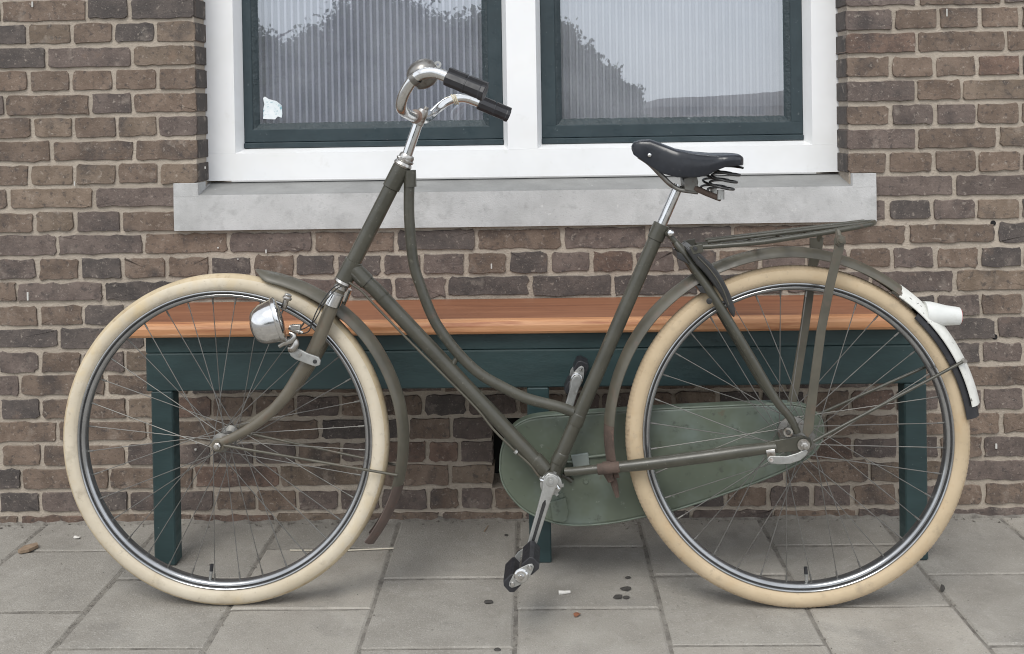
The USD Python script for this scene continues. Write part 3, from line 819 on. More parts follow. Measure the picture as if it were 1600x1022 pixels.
for s in (-1, 1):
    st = [(883, 737.5), (927, 733.5), (1010, 725), (1100, 713.5), (1160, 705), (1212, 698.5)]
    pts = [B(x, y, -q) for (x, y), q in zip(st, (.024, .034, .044, .052, .056, .058) if s < 0 else (-.030, -.052, -.060, -.064, -.066, -.062))]
    pts = np.array(pts); pts[:, 1] *= -s
    if s == 1: pts[:, 1] = np.abs(pts[:, 1])
    else: pts[:, 1] = -np.abs(pts[:, 1])
    obj('chain_stay', tube(pts, [.0085, .0090, .0125, .0130, .0125, .0110], 16, n=4), 'olive_paint', frame, smooth=60)
    dp = np.array([B(x, y, -.058)[[0, 2]] for x, y in ((1200, 690), (1225, 685), (1252, 680), (1266, 684), (1269, 694), (1262, 703), (1240, 705), (1203, 708))])
    obj('dropout', loop_prism(dp, -.0615, -.0555, .0015, to3) if s < 0 else loop_prism(dp, .0555, .0615, .0015, to3), 'olive_paint', frame, smooth=40)
    ss = [(1056, 379), (1066, 392), (1087, 421), (1109, 454), (1134, 494), (1172, 557), (1211, 623), (1234, 652), (1246, 676)]
    a_s = [.016, .022, .032, .042, .050, .055, .058, .059, .0595]
    pts = np.array([B(x, y, -q) for (x, y), q in zip(ss, a_s)])
    pts[:, 1] *= -s
    obj('seat_stay', tube(pts, [.007, .0085, .0095, .0095, .0095, .0095, .009, .0082, .007], 16, n=4), 'olive_paint', frame, smooth=60)
obj('stay_bridge', rod(B(1098, 440, -.036), B(1098, 440, .036) * [1, 1, 1], .005), 'olive_paint', frame, smooth=40)
obj('seat_bolt', cat(trimesh.creation.icosphere(2, .0075).apply_scale([1, .7, 1]).apply_translation(B(1048, 364.5, -.019)), rod(B(1048, 364.5, -.018), B(1048, 364.5, -.018) + [0, .036, 0], .004)), 'chrome', frame, smooth=True)
obj('rusty_bracket', cat(tube([B(934, 733.5, -.037), B(968, 729.5, -.041)], .0112, 16), rod(B(951, 733, -.045), B(951, 733, .02), .006), tube(BL([(947, 722), (949, 738), (955, 752)], -.020), [.009, .010, .007], 10, squash=((0, 1, 0), .6))), 'rust', frame, smooth=40, label='rusty bracket where the mudguard meets the chain stay')

# ---- headset, fork
obj('headset', cat(lathe([(.011, .0), (.0185, .0), (.0205, .004), (.0185, .009), (.016, .011), (.0185, .0125), (.0195, .016), (.0165, .0185), (.0165, .024), (.0145, .028), (.0115, .028)], head_t, hd, 24)), 'old_chrome', bike, smooth=35)
fk = head_b
obj('headset', lathe([(.012, .0), (.0185, .0), (.020, -.005), (.0175, -.009), (.0155, -.012), (.0155, -.019), (.012, -.0195)], fk, hd, 24), 'old_chrome', bike, smooth=35)
fork = xf('fork', bike)
obj('fork_crown', cat(tube([fk - hd * .012, fk - hd * .040], .0135, 18), rod(fk - hd * .034 + [0, -.045, 0], fk - hd * .034 + [0, .045, 0], .0115, 16)), 'olive_fork', fork, smooth=40)
bp = [(524, 462), (519, 476), (511, 496), (497, 532), (481, 564), (466, 588), (450, 613), (432, 635), (416, 650), (400, 662.5), (380, 675), (360, 685), (346, 690.5)]
for s in (-1, 1):
    pts = np.array([B(x, y, -.046) for x, y in bp]); pts[:, 1] = s * np.linspace(.042, .047, len(pts))
    obj('fork_blade', tube(pts, np.interp(np.linspace(0, 1, len(pts)), [0, .3, .8, 1], [.0148, .0142, .0098, .0085]), 16, n=4, squash=((0, 1, 0), .8)), 'olive_fork', fork, smooth=60)
    q0, q1 = pts[0], pts[1] + (pts[1] - pts[0]) * .12
    obj('ferrule', tube([q0 + hd * .004, q0 + hd * .0035, q1, q1 - hd * .0005], [.013, .0165, .0165, .0145], 20), 'chrome', fork, smooth=40)
    e = ang(CF, 0, 0, s * .0475)
    obj('fork_end', lathe([(0, -.0035), (.0125, -.0035), (.014, -.002), (.014, .002), (.0125, .0035), (0, .0035)], e, AX, 20), 'olive_fork', fork, smooth=35)
    obj('axle_nut', lathe([(0, 0), (.008, 0), (.0075, .006), (.005, .007), (.0045, .013), (0, .0135)], e + [0, s * .004, 0], AX * s, 6), 'old_chrome', fork)
    er = CR + np.array([0, s * .064, 0])
    obj('rear_axle_nut', cat(lathe([(0, 0), (.0125, 0), (.0125, .002), (0, .002)], er, AX * s, 20), lathe([(0, .002), (.0082, .002), (.0078, .009), (.0045, .010), (.004, .016), (0, .0165)], er, AX * s, 6)), 'old_chrome', bike)

# ---- stem and handlebar
stem_b, stem_t = head_t + hd * .02, B(657, 181)
obj('stem', tube([stem_b, stem_t], .0108, 18), 'chrome', bike, smooth=40)
st_dir = (stem_t - stem_b) / np.linalg.norm(stem_t - stem_b)
obj('stem_clamp', cat(tube([B(652, 195), B(660, 176), B(662, 171)], [.0122, .0128, .0105], 18), rod(B(664.5, 172), B(667, 167), .005)), 'old_chrome', bike, smooth=40)
obj('clamp_band', rod(B(649, 182, -.016), B(649, 182, .016), .0150, 18), 'worn_clamp', bike, smooth=40)
hb0 = B(650, 182)
near = [hb0, B(645, 182, -.05), B(637, 178, -.13), B(630.5, 173.5, -.195), B(627, 168.5, -.222), B(627, 161, -.235), B(631, 148, -.247), B(638, 135, -.257), B(645, 125.5, -.263), B(653.5, 118, -.266), B(665, 114, -.269), B(681, 114, -.271), B(697, 119.5, -.274), B(712, 126, -.276)]
far = [hb0, B(656, 184, .05), B(664, 186, .13), B(670, 183, .185), B(677, 176, .215), B(686, 168, .235), B(697, 160, .247), B(711, 154.6, .256), B(727, 154, .262), B(744, 159.5, .268), B(757, 165.5, .272)]
hb = obj('handlebar', tube(near[::-1] + far[1:], .0108, 16, n=6), 'chrome', bike, smooth=60)
obj('string_tie', cat(*[lathe([(.0118 + .0015 * math.cos(t), .0015 * math.sin(t)) for t in np.linspace(0, 2 * np.pi, 8, endpoint=False)], B(708 + dx, 155.5, .255), np.array([.8, .1, .3]), 16, closed=True) for dx in (0, 3, 5.5)],
                      tube(BL([(706, 153), (700, 152), (694, 154.5), (698, 158)], .245), .0013, 6, n=4)), 'string', bike)


def grip(p0, p1, topdir):
    d = p1 - p0; L = np.linalg.norm(d); d /= L
    parts = [lathe([(.0108, 0), (.0150, .0), (.0158, .004), (.0158, L * .48), (.0165, L * .49), (.0165, L * .51), (.0158, L * .52), (.0155, L - .010), (.0168, L - .008), (.0168, L - .001), (.0150, L), (0, L)], p0, d, 10)]
    t = topdir - d * (topdir @ d); t /= np.linalg.norm(t)
    w = np.cross(d, t)
    for a_, b_ in ((.004, .47), (.52, .99)):
        q = [p0 + d * L * u + t * h + w * s * .006 for u in (a_, b_) for h in (.010, .0195) for s in (-1, 1)]
        parts.append(trimesh.convex.convex_hull(np.array(q)))
    return cat(*parts)


obj('grip', grip(B(698, 121, -.274), B(758, 145.5, -.285), np.array([.2, -.2, 1.0])), 'black_rubber', bike, smooth=30)
obj('grip', grip(B(747.5, 161, .268), B(795, 181, .285), np.array([.2, -.2, 1.0])), 'black_rubber', bike, smooth=30)
# bell
bell = xf('bell', bike)
bc = B(659, 112, -.235)
bn = np.array([-.32, -.10, .62]); bn /= np.linalg.norm(bn)
Rb = .0300
obj('bell_dome', lathe([(0, .023)] + [(Rb * math.sin(t), .023 * math.cos(t)) for t in np.linspace(.15, np.pi / 2, 9)] + [(Rb + .001, -.003), (Rb - .0015, -.004)], bc, bn, 28), 'bell_metal', bell, smooth=50)
obj('bell_base', lathe([(Rb - .003, -.0045), (Rb - .004, -.014), (Rb * .75, -.026), (.010, -.032), (0, -.032)], bc, bn, 26), 'bell_metal', bell, smooth=50)
obj('bell_lever', cat(rod(bc - bn * .008, B(680, 103, -.235), .003), lathe([(.0025, -.002), (.0068, -.002), (.0068, .002), (.0025, .002)], B(684, 101, -.24), AX, 16, closed=True)), 'aluminium', bell, smooth=40)
obj('bell_clamp', lathe([(.0112, -.005), (.0135, -.005), (.0135, .005), (.0112, .005)], B(648, 123, -.263), B(654, 119, -.265) - B(640, 130, -.258), 18, closed=True), 'bell_metal', bell, smooth=40)

# ---- seat post and saddle
obj('seat_post', tube([B(1029, 362), B(1060.5, 289)], .0106, 18), 'chrome', bike, smooth=40)
saddle = xf('saddle', bike)
sec = [(987, 228, 230, .006), (991, 221.5, 239, .0155), (1001, 218.5, 246.5, .020), (1016, 217.5, 257, .0235), (1033, 223, 268, .029), (1057, 232, 274, .041), (1075, 235, 274, .055), (1090, 237, 273.5, .071),
       (1105, 238, 270, .086), (1117, 239, 263, .096), (1130, 239, 258, .101), (1145, 239, 256, .100), (1155, 239.5, 255.5, .090), (1159, 243, 255, .076)]
V, f = [], []
dense = []
for i in range(len(sec) - 1):
    for t in (0, .34, .67):
        dense.append(np.array(sec[i]) * (1 - t) + np.array(sec[i + 1]) * t)
dense.append(np.array(sec[-1]))
K = 17
for x, yt, yb, w in dense:
    T, Bo = B(x, yt, -w * .3), B(x, yb, -w * .8)
    T = np.array([B(x, yt, -w * .75)[0], 0, T[2]])
    h = T[2] - Bo[2]
    for phi in np.linspace(-1, 1, K):
        a = w * math.copysign(min(1, abs(phi) * 1.45) ** .85, phi) if abs(phi) < .69 else math.copysign(w * (1 - .06 * (abs(phi) - .69)), phi)
        z = T[2] - h * (.06 * abs(phi) / .69 + .16 * (abs(phi) / .69) ** 4) * .9 if abs(phi) < .69 else T[2] - h * (.2 + .8 * (abs(phi) - .69) / .31)
        V.append((T[0], a, z))
n = len(dense)
for i in range(n - 1):
    for j in range(K - 1):
        q = i * K + j
        f += [(q, q + K, q + K + 1), (q, q + K + 1, q + 1)]
outer = np.array(V)
cen = outer.reshape(n, K, 3).mean(1, keepdims=True)
innr = (outer.reshape(n, K, 3) * [1, .96, 1] - [0, 0, .004]).reshape(-1, 3)
V2 = np.vstack([outer, innr]); o = n * K
f2 = list(f) + [(c + o, b + o, a + o) for a, b, c in f]
rim_ = [i * K for i in range(n)]
for lst, flip in ((rim_, 0), ([i * K + K - 1 for i in range(n)], 1), (list(range(K)), 1), (list(range((n - 1) * K, n * K)), 0)):
    for a, b in zip(lst, lst[1:]):
        q = [(a, b, b + o), (a, b + o, a + o)]
        f2 += q if not flip else [t[::-1] for t in q]
sm = tm(V2, f2); sm.fix_normals()
obj('saddle_cover', sm, 'black_leather', saddle, smooth=55)
obj('saddle_rivet', trimesh.creation.icosphere(2, .0042).apply_scale([1, .5, 1]).apply_translation(B(1015, 242.5, -.0245)), 'chrome', saddle, smooth=True)
for s in (-1, 1):
    pts = BL([(1000, 245), (1016, 256), (1033, 273), (1047, 287), (1060, 295.5), (1076, 298.5), (1090, 300)], -.018); pts[:, 1] = s * np.linspace(.010, .024, len(pts))
    obj('saddle_rail', tube(pts, .0048, 10, n=4, squash=((0, 1, 0), 1.5)), 'dull_steel', saddle, smooth=60)
    q = BL([(1086, 294), (1100, 300), (1114, 306), (1124, 309.5)], -.03); q[:, 1] = s * np.linspace(.028, .048, 4)
    obj('spring_link', tube(q, .0062, 10, n=3), 'rust', saddle, smooth=60)
    top, bot = B(1139, 260, -.05), B(1125, 299, -.05)
    top[1] = bot[1] = s * .050
    tt = np.linspace(0, 1, 110)
    axd = bot - top
    coil = np.array([top + axd * t + .0285 * (np.cos(2 * np.pi * 3.5 * t) * np.array([.97, 0, -.12]) + np.sin(2 * np.pi * 3.5 * t) * np.array([0, 1, .13])) * (1 - .12 * t) for t in tt])
    obj('saddle_spring', tube(coil, .0026, 8), 'black_paint', saddle, smooth=60)
    obj('spring_nut', rod(B(1126, 297, -.05) * [1, -s, 1] if s > 0 else B(1126, 297, -.05), B(1126, 311.5, -.05) * [1, -s, 1] if s > 0 else B(1126, 311.5, -.05), .0075, 12), 'aluminium', saddle, smooth=40)
cl = np.array([B(x, y, -.03)[[0, 2]] for x, y in ((1068, 279), (1088, 273), (1091, 284), (1089, 300), (1070, 297))])
obj('saddle_clamp', loop_prism(cl, -.032, .032, .002, to3), 'dull_steel', saddle, smooth=40)

# ---- mudguards
def mudguard(c, table, t0, t1, half, drop, n=70, tip=None):
    """Arched guard of sheet metal: table gives the outer radius by angle."""
    A_tab = sorted(table)
    secs = []
    for ph in np.linspace(-1, 1, 13):
        th = ph * 1.35
        secs.append((half * math.sin(th) / math.sin(1.35), -drop * (1 - math.cos(th)) / (1 - math.cos(1.35)) + (.0018 if abs(ph) < .2 else 0)))
    ins = [(a * .955, r - .0016) for a, r in secs[::-1]]
    loop = secs + ins
    V, f = [], []
    L = len(loop)
    angs = np.linspace(t0, t1, n)
    for tdeg in angs:
        R = np.interp(tdeg, [q[0] for q in A_tab], [q[1] for q in A_tab])
        t = math.radians(tdeg)
        k_ = 1.0 if tip is None else max(.12, 1 - max(0, 1 - abs(tdeg - tip[0]) / tip[1]) ** 2.2)
        for a, dr in loop:
            a, dr = a * k_, dr * (k_ if dr < 0 else 1)
            V.append((c[0] + (R + dr) * math.cos(t), a, c[2] + (R + dr) * math.sin(t)))
    for i in range(n - 1):
        for j in range(L):
            a, b = i * L + j, i * L + (j + 1) % L
            f += [(a, b, b + L), (a, b + L, a + L)]
    h = L // 2
    for i in (0, n - 1):
        for j in range(h - 1):
            f += [(i * L + j, i * L + j + 1, i * L + L - 2 - j), (i * L + j, i * L + L - 2 - j, i * L + L - 1 - j)]
    mm = tm(V, f); mm.fix_normals()
    return mm


rear_tab = [(8, .3755), (54, .376), (90, .3895), (140, .395), (180, .3955), (198, .392)]
front_tab = [(-35, .380), (-16, .387), (0, .3885), (12, .3885), (35, .383), (56, .3730), (79, .3625)]
rg = obj('rear_mudguard', mudguard(CR, rear_tab, 54, 176, .027, .017), 'olive_dusty', bike, smooth=50)
obj('rusty_foot', mudguard(CR, [(a, r - .0004) for a, r in rear_tab], 175.5, 192, .0262, .0165, 20), 'rust', rg, smooth=50, label='rusty lower front end of the rear mudguard')
obj('white_tail', mudguard(CR, [(a, r + .0012) for a, r in rear_tab], 10.5, 54.5, .0278, .021, 40), 'white_tail', rg, smooth=50, label='chipped white painted tail of the mudguard')
obj('mudflap', mudguard(CR, [(a, r - .004) for a, r in rear_tab], 6.5, 46, .026, .030, 30), 'black_rubber', rg, smooth=50)
fg = obj('front_mudguard', mudguard(CF, front_tab, -15.5, 79, .027, .017, tip=(79, 7)), 'olive_dusty', bike, smooth=50)
obj('mudguard_flap', mudguard(CF, [(a, r + .0012) for a, r in front_tab], -35, -14.5, .0265, .017, 20), 'flap_brown', fg, smooth=50, label='rust brown lower end of the front mudguard')
obj('mudguard_end', tube(BL([(955, 740), (961, 760), (965, 777)], -.01), [.008, .007, .004], 10, squash=((0, 1, 0), .5)), 'rust', rg, smooth=60)
for s in (-1, 1):
    a0, a1 = ang(CF, 0, .012, s * .051), ang(CF, -10.5, .375, s * .029)
    obj('mudguard_stay', tube([a0, a0 * .93 + a1 * .07, a1], .0028, 8), 'olive_dusty', fg, smooth=50)
    a0, a1 = ang(CR, 20, .02, s * .066), ang(CR, 25.5, .369, s * .030)
    obj('mudguard_stay', tube([a0, a1], .0032, 8), 'olive_paint', rg, smooth=50)
    obj('stay_bolt', cat(rod(a1 + [0, -.005, 0], a1 + [0, .005, 0], .0045)), 'old_chrome', rg)
# rear light on the white tail
l0, l1 = B(1462, 492), B(1502, 494)
ld = (l1 - l0) / np.linalg.norm(l1 - l0)
rl = obj('rear_light', lathe([(.0, -.026), (.0270, -.024), (.0268, -.012), (.0245, .002), (.0210, .018), (.0180, .0470), (.0168, .0480), (0, .0480)], l0, ld, 28), 'white_lamp', bike, smooth=40)
obj('red_lens', lathe([(0, .0512), (.011, .0508), (.0160, .0492), (.0166, .0481), (0, .0481)], l0, ld, 24), 'red_lens', rl, smooth=40)

# ---- carrier
rack = xf('carrier', bike)
pts = [B(1098, 386, -.050), B(1180, 379.5, -.058), B(1240, 371, -.060), B(1305, 361, -.060), B(1345, 353.5, -.054), B(1361, 349.5, -.038), B(1366, 347.5, -.012)]
q = [p * [1, -1, 1] - [0, 0, .13 * abs(p[1])] for p in pts[::-1]]
obj('carrier_rail', tube(pts + q, .0052, 12, n=5), 'olive_paint', rack, smooth=60)
for s in (-1, 1):
    p0 = B(1110, 384, -.055); p1 = B(1362, 348.5, -.03); p0[1] = s * .020; p1[1] = s * .020
    obj('carrier_rail', tube([p0 + [0, 0, .004], p1 + [0, 0, .0]], .0036, 10), 'olive_paint', rack, smooth=60)
    fp = np.array([B(x, y, -.055)[[0, 2]] for x, y in ((1077, 385), (1097, 381.5), (1099, 393.5), (1083, 397.5))])
    obj('carrier_plate', loop_prism(fp, *((-.058, -.054) if s < 0 else (.054, .058)), .001, to3), 'olive_paint', rack)
    legp = ((1303.5, 372), (1319.5, 373), (1318, 390), (1304, 446), (1290, 517), (1277, 618), (1270.5, 672), (1262, 684), (1254, 676), (1262, 617.5), (1276, 515), (1290, 444), (1303, 388))
    if s > 0:
        legp = ((1265, 372), (1287, 371), (1284, 396), (1277, 416), (1265, 508), (1250, 601), (1241, 648), (1232, 660), (1225, 650), (1236, 600), (1251, 506), (1263, 414), (1265, 396))
    sp = np.array([B(x, y, s * .070)[[0, 2]] for x, y in legp])
    obj('carrier_leg', loop_prism(sp, *((-.0725, -.0675) if s < 0 else (.0675, .0725)), .0015, to3), 'olive_dusty', rack)
    lg = np.array([B(x, y, -.070)[[0, 2]] for x, y in ((1304.5, 357), (1306, 355.5), (1307, 366), (1320, 369), (1321, 380), (1310, 385), (1304, 380))])
    bolt = B(1313.5, 376, -.0755) if s < 0 else B(1276, 380, .0755)
    if s < 0:
        obj('carrier_lug', loop_prism(lg, -.0755, -.0728, .0008, to3), 'olive_dusty', rack)
    obj('lug_bolt', lathe([(0, 0), (.0085, 0), (.0085, .002), (.0050, .0025), (.0045, .006), (0, .0065)], bolt, AX * s, 16), 'olive_dusty', rack, smooth=30)
    rt = B(1309, 361, -.060) * [1, -s if s > 0 else 1, 1]
    obj('lug_tab', rod(bolt, rt - ([0, 0, .008] if s > 0 else [0, 0, 0]), .0055), 'olive_dusty', rack, smooth=40)
    obj('plate_bolt', lathe([(0, 0), (.0048, 0), (.0045, .003), (0, .0035)], B(1086, 388.5, -.058) * [1, -s, 1], AX * s, 8), 'black_paint', rack)
for x, y in ((1130, 382.5), (1187, 377.5), (1233, 371), (1279, 364.5)):
    pp = B(x, y, -.06)
    obj('carrier_cross_bar', rod(pp * [1, 0, 1] + [0, -.056, 0], pp * [1, 0, 1] + [0, .056, -.006], .0034), 'olive_paint', rack, smooth=40)

# ---- ring lock behind the seat stays
lk = [(1072, 390), (1081, 385), (1099, 401), (1121, 424), (1138, 454), (1146.5, 480), (1146, 494), (1140, 488), (1131, 470), (1118, 449), (1101, 427), (1085, 409)]
lp = np.array([B(x, y, -.045)[[0, 2]] for x, y in lk])
lp2 = spline(np.vstack([lp, lp[:1]]), 4)[:-1]
lock = obj('ring_lock', cat(loop_prism(lp2, -.057, -.038, .003, to3), loop_prism(lp2, .038, .057, .003, to3), loop_prism(spline(np.vstack([lp[:4], lp[-3:], lp[:1]]), 3)[:-1], -.036, .036, .002, to3)), 'black_paint', bike, smooth=40)
obj('lock_seam', tube(BL([(1090, 401), (1110, 422), (1128, 449), (1139, 477)], -.0575), .0015, 6, n=4), 'olive_dusty', lock, smooth=60)
obj('lock_bolt', lathe([(0, 0), (.006, 0), (.006, .003), (.003, .0035), (0, .0035)], B(1108, 470.5, -.060), -AX, 12), 'black_paint', lock)
obj('lock_mount', cat(loop_prism(np.array([B(x, y, -.04)[[0, 2]] for x, y in ((1057, 393), (1066, 397), (1077, 412), (1068, 409), (1058, 404))]), -.045, .045, .002, to3), loop_prism(np.array([B(x, y, -.04)[[0, 2]] for x, y in ((1088, 447), (1097, 446), (1104, 458), (1094, 457))]), -.045, .045, .002, to3)), 'black_paint', lock)

# ---- chain case
cc = [(780, 735), (782.5, 703), (794, 676), (815, 658), (846, 650), (905, 646), (1000, 640), (1100, 635), (1200, 631), (1252, 633), (1282, 650), (1287, 680), (1272, 707), (1240, 728), (1200, 746), (1150, 765), (1060, 795), (1000, 808), (960, 816), (915, 820.5), (880, 819), (848, 811), (818, 796), (797, 775), (785, 755)]
c3 = np.array([B(x, y, .05)[[0, 2]] for x, y in cc])
c3s = spline(np.vstack([c3, c3[:1]]), 5)[:-1]
case = obj('chain_case', loop_prism(c3s, .046, .088, .007, to3), 'case_green', bike, smooth=50)
ring = to3(c3s, .047)
obj('case_seam', tube(np.vstack([to3(c3s * .995 + c3s.mean(0) * .005, .0475), to3(c3s * .995 + c3s.mean(0) * .005, .0475)[:1]]), .0022, 6, cap=False), 'case_edge', case, smooth=60)
sc2 = np.array([B(x, y, .044)[[0, 2]] for x, y in ((892, 711), (919, 707), (921.5, 726), (896, 730.5))])
obj('case_clip', loop_prism(sc2, .040, .047, .002, to3), 'case_grey', case)
obj('case_rod', tube(BL([(880, 722), (893, 722), (920, 714), (946, 711)], .043), .003, 8), 'case_edge', case, smooth=60)
sc3 = np.array([B(x, y, .044)[[0, 2]] for x, y in ((859, 784), (884, 777), (888, 800), (886, 812), (880, 816), (864, 814))])
obj('case_bracket', loop_prism(sc3, .041, .047, .002, to3), 'case_green', case)
for px, py in ((915, 752), (881, 806), (877, 774)):
    obj('case_screw', lathe([(0, .002), (.005, .002), (.006, 0), (.007, -.001)], B(px, py, .0455), -AX, 14), 'case_edge', case, smooth=40)
obj('case_mount', tube(BL([(878, 742), (888, 747), (894, 752)], .040), [.006, .005, .006], 8), 'olive_paint', case, smooth=60)

# ---- cranks and pedals
def crank(c, vec, a0, a1, parent):
    """Flat tapered arm with a milled groove, from the axle to the pedal."""
    L = np.linalg.norm(vec); d = vec / L
    n2 = np.array([-d[1], d[0]])
    c2 = np.asarray(c)[[0, 2]]
    half = [(-.014, .003), (-.0125, .010), (-.004, .0148), (.006, .0148), (.018, .0125), (.028, .0115), (.06, .0105), (L * .78, .0088), (L - .016, .0095), (L - .003, .0115), (L + .008, .0085), (L + .0115, .003)]
    pts = [c2 + d * t + n2 * w for t, w in half] + [c2 + d * t - n2 * w for t, w in half[::-1]]
    arm = loop_prism(np.array(pts), a0, a1, .0022, to3)
    return arm, c2, d, n2, L


A_N0, A_N1 = -.078, -.066
ped_n = B(814.5, 901, -.085)
c_near = B(861, 750, -.072)
vec = (B(818, 893, -.072) - c_near)[[0, 2]]
arm, c2, d2, n2, L = crank(c_near, vec, A_N0, A_N1, bike)
ck = obj('crank', arm, 'aluminium', bike, smooth=40)
gp = np.array([c2 + d2 * t + n2 * w for t, w in ((.040, .0008), (.048, .0036), (L - .040, .0028), (L - .034, .0006), (L - .034, -.0006), (L - .040, -.0028), (L * .5, -.0032), (.048, -.0036), (.040, -.0008))])
obj('crank_groove', loop_prism(gp, A_N0 - .0004, A_N0 + .002, .0003, to3), 'black_paint', ck)
obj('axle_end', cat(lathe([(0, .004), (.004, .004), (.0045, .0005), (.0095, .001), (.0115, 0), (.0115, -.003)], B(861, 752, A_N0), -AX, 24)), 'aluminium', ck, smooth=35)
obj('cotter_pin', cat(rod(B(844, 750.5, -.072), B(853, 752.5, -.072), .0035), rod(B(868, 757, -.072), B(873, 764, -.072), .0042)), 'chrome', ck, smooth=40)
vec_f = -vec
armf, c2f, d2f, n2f, Lf = crank(B(861, 750, .0) + [0, 0, 0], vec_f, .094, .106, bike)
ckf = obj('crank', armf, 'aluminium', bike, smooth=40)
obj('crank_axle', rod(bb + [0, -.070, 0], bb + [0, .108, 0], .008, 14), 'aluminium', bike, smooth=40)


def pedal(centre, a_in, a_out, tilt):
    """Two rubber blocks on a spindle with pressed end plates."""
    p = xf('pedal', bike)
    c = np.asarray(centre)[[0, 2]]
    t = np.array([math.cos(tilt), math.sin(tilt)]); n_ = np.array([-t[1], t[0]])
    lo, hi = min(a_in, a_out), max(a_in, a_out)
    for s in (-1, 1):
        q = [(s * .0110, -.0115), (s * .0150, -.0145), (s * .0330, -.0150), (s * .0400, -.009), (s * .0400, .007), (s * .0350, .0140), (s * .0150, .0145), (s * .0110, .0115)]
        pl = np.array([c + t * x + n_ * y for x, y in q])
        obj('rubber_block', loop_prism(pl, lo + .004, hi - .004, .002, to3), 'black_rubber', p, smooth=30)
    pl = np.array([c + t * x + n_ * y for x, y in ((-.030, -.004), (-.024, -.0075), (-.010, -.0125), (.0, -.0145), (.010, -.0125), (.024, -.0075), (.030, -.004), (.031, .002), (.026, .006), (.010, .0115), (0, .0135), (-.010, .0115), (-.026, .006), (-.031, .002))])
    for a, b in ((lo, lo + .003), (hi - .003, hi)):
        obj('end_plate', loop_prism(pl, a, b, .0008, to3), 'aluminium', p, smooth=30)
    for sgn, a in ((-1, lo), (1, hi)):
        ctr = np.array([c[0], a, c[1]])
        obj('spindle_cap', lathe([(0, .0085), (.0050, .008), (.0062, .0055), (.0110, .005), (.0138, .002), (.0145, 0)], ctr, AX * sgn, 22), 'chrome', p, smooth=35)
        for x in (-.0235, .0235):
            q = c + t * x
            obj('plate_bolt', lathe([(0, .004), (.0035, .0034), (.0046, .001), (.0046, 0)], np.array([q[0], a, q[1]]), AX * sgn, 14), 'chrome', p, smooth=50)
    obj('spindle', rod(np.array([c[0], lo - .012 if abs(a_in) < abs(lo) or True else lo, c[1]]), np.array([c[0], hi + .012, c[1]]), .005), 'old_chrome', p, smooth=40)
    return p


pn = B(814.5, 899, -.17)
pedal(pn, -.080, -.172, math.radians(43))
pf = c2f + d2f * Lf
pedal(np.array([pf[0], 0, pf[1]]), .110, .176, math.radians(65))

# ---- brake arm, cable, dynamo wire
bp_ = np.array([B(x, y, -.066)[[0, 2]] for x, y in ((1198.5, 716), (1203, 711.5), (1212, 712), (1228, 712.5), (1245, 707.5), (1257, 702), (1262, 705), (1259, 711), (1250, 718.5), (1234, 724), (1217, 725), (1204, 723.5), (1199, 720))])
obj('brake_arm', loop_prism(bp_, -.070, -.0655, .0014, to3), 'aluminium', bike, smooth=40)
obj('brake_clip', cat(tube([B(1196, 706, -.057), B(1209, 704, -.057)], .0138, 16), rod(B(1205, 718.5, -.071), B(1205, 718.5, -.064), .0045)), 'old_chrome', bike, smooth=40)
obj('chain_adjuster', lathe([(.0055, -.003), (.0095, -.003), (.0095, .003), (.0055, .003)], B(1231, 675, -.062), AX, 14, closed=True), 'old_chrome', bike, smooth=40)
obj('light_cable', tube(BL([(541, 438), (552, 446), (566, 456), (580, 471), (627, 520), (697, 590), (744, 637.5), (771, 671), (806, 706), (828, 726), (842, 744), (852, 752)], -.012), .0024, 8, n=4), 'olive_dusty', bike, smooth=60)
obj('cable_clip', lathe([(.003, -.003), (.0045, -.003), (.0045, .003), (.003, .003)], B(806, 706, -.013), B(828, 726) - B(806, 706), 12, closed=True), 'aluminium', bike)
obj('light_cable', tube(BL([(530, 444), (518, 452), (502, 473), (494, 488), (489, 500), (482, 518), (466, 522)], -.066), .0013, 6, n=5), 'black_paint', bike, smooth=60)
obj('light_cable', tube(BL([(533, 447), (522, 455), (506, 474), (498, 490), (490, 503), (478, 512), (462, 518)], -.064), .0013, 6, n=5), 'black_paint', bike, smooth=60)

# ---- headlamp turned back on its bracket
hl = xf('headlamp', bike)
HA = -.082
hc = B(433, 500, HA)
hn = np.array([.93, .24, .28]); hn /= np.linalg.norm(hn)
RL = .0455
prof = [(0, -.0545), (.012, -.0538), (.022, -.0515), (.0305, -.0465), (.0365, -.039), (.0408, -.028), (.0430, -.015), (.0442, -.004), (RL + .0005, -.003), (RL + .002, .0), (RL + .002, .005), (RL - .001, .0075), (RL - .005, .006)]
obj('lamp_shell', lathe(prof, hc, hn, 40), 'chrome', hl, smooth=40)
obj('lamp_lens', lathe([(RL - .004, .006), (RL * .6, .010), (0, .0125)], hc, hn, 32), 'lens_glass', hl, smooth=50)
obj('lamp_reflector', lathe([(RL - .004, .0055), (RL * .6, -.012), (.008, -.030), (0, -.030)], hc, hn, 32), 'chrome', hl, smooth=50)
obj('lamp_screw', cat(rod(B(443, 482, HA), B(448, 467, HA), .0058, 12), lathe([(0, -.004), (.009, -.004), (.010, 0), (.007, .003), (.008, .006), (.004, .008), (0, .008)], B(449, 465, HA), B(451, 458, HA) - B(448, 467, HA), 8)), 'old_chrome', hl, smooth=40)
obj('lamp_terminal', cat(rod(B(452, 511, HA), B(468, 518, HA), .0055, 12), rod(B(466, 517, HA), B(473, 520, HA), .003, 10), boxm(*[v for q in zip(B(455, 515, HA) - [0, .006, .0], B(470, 507, HA) + [0, .006, .0]) for v in q], .001)), 'old_chrome', hl, smooth=40)
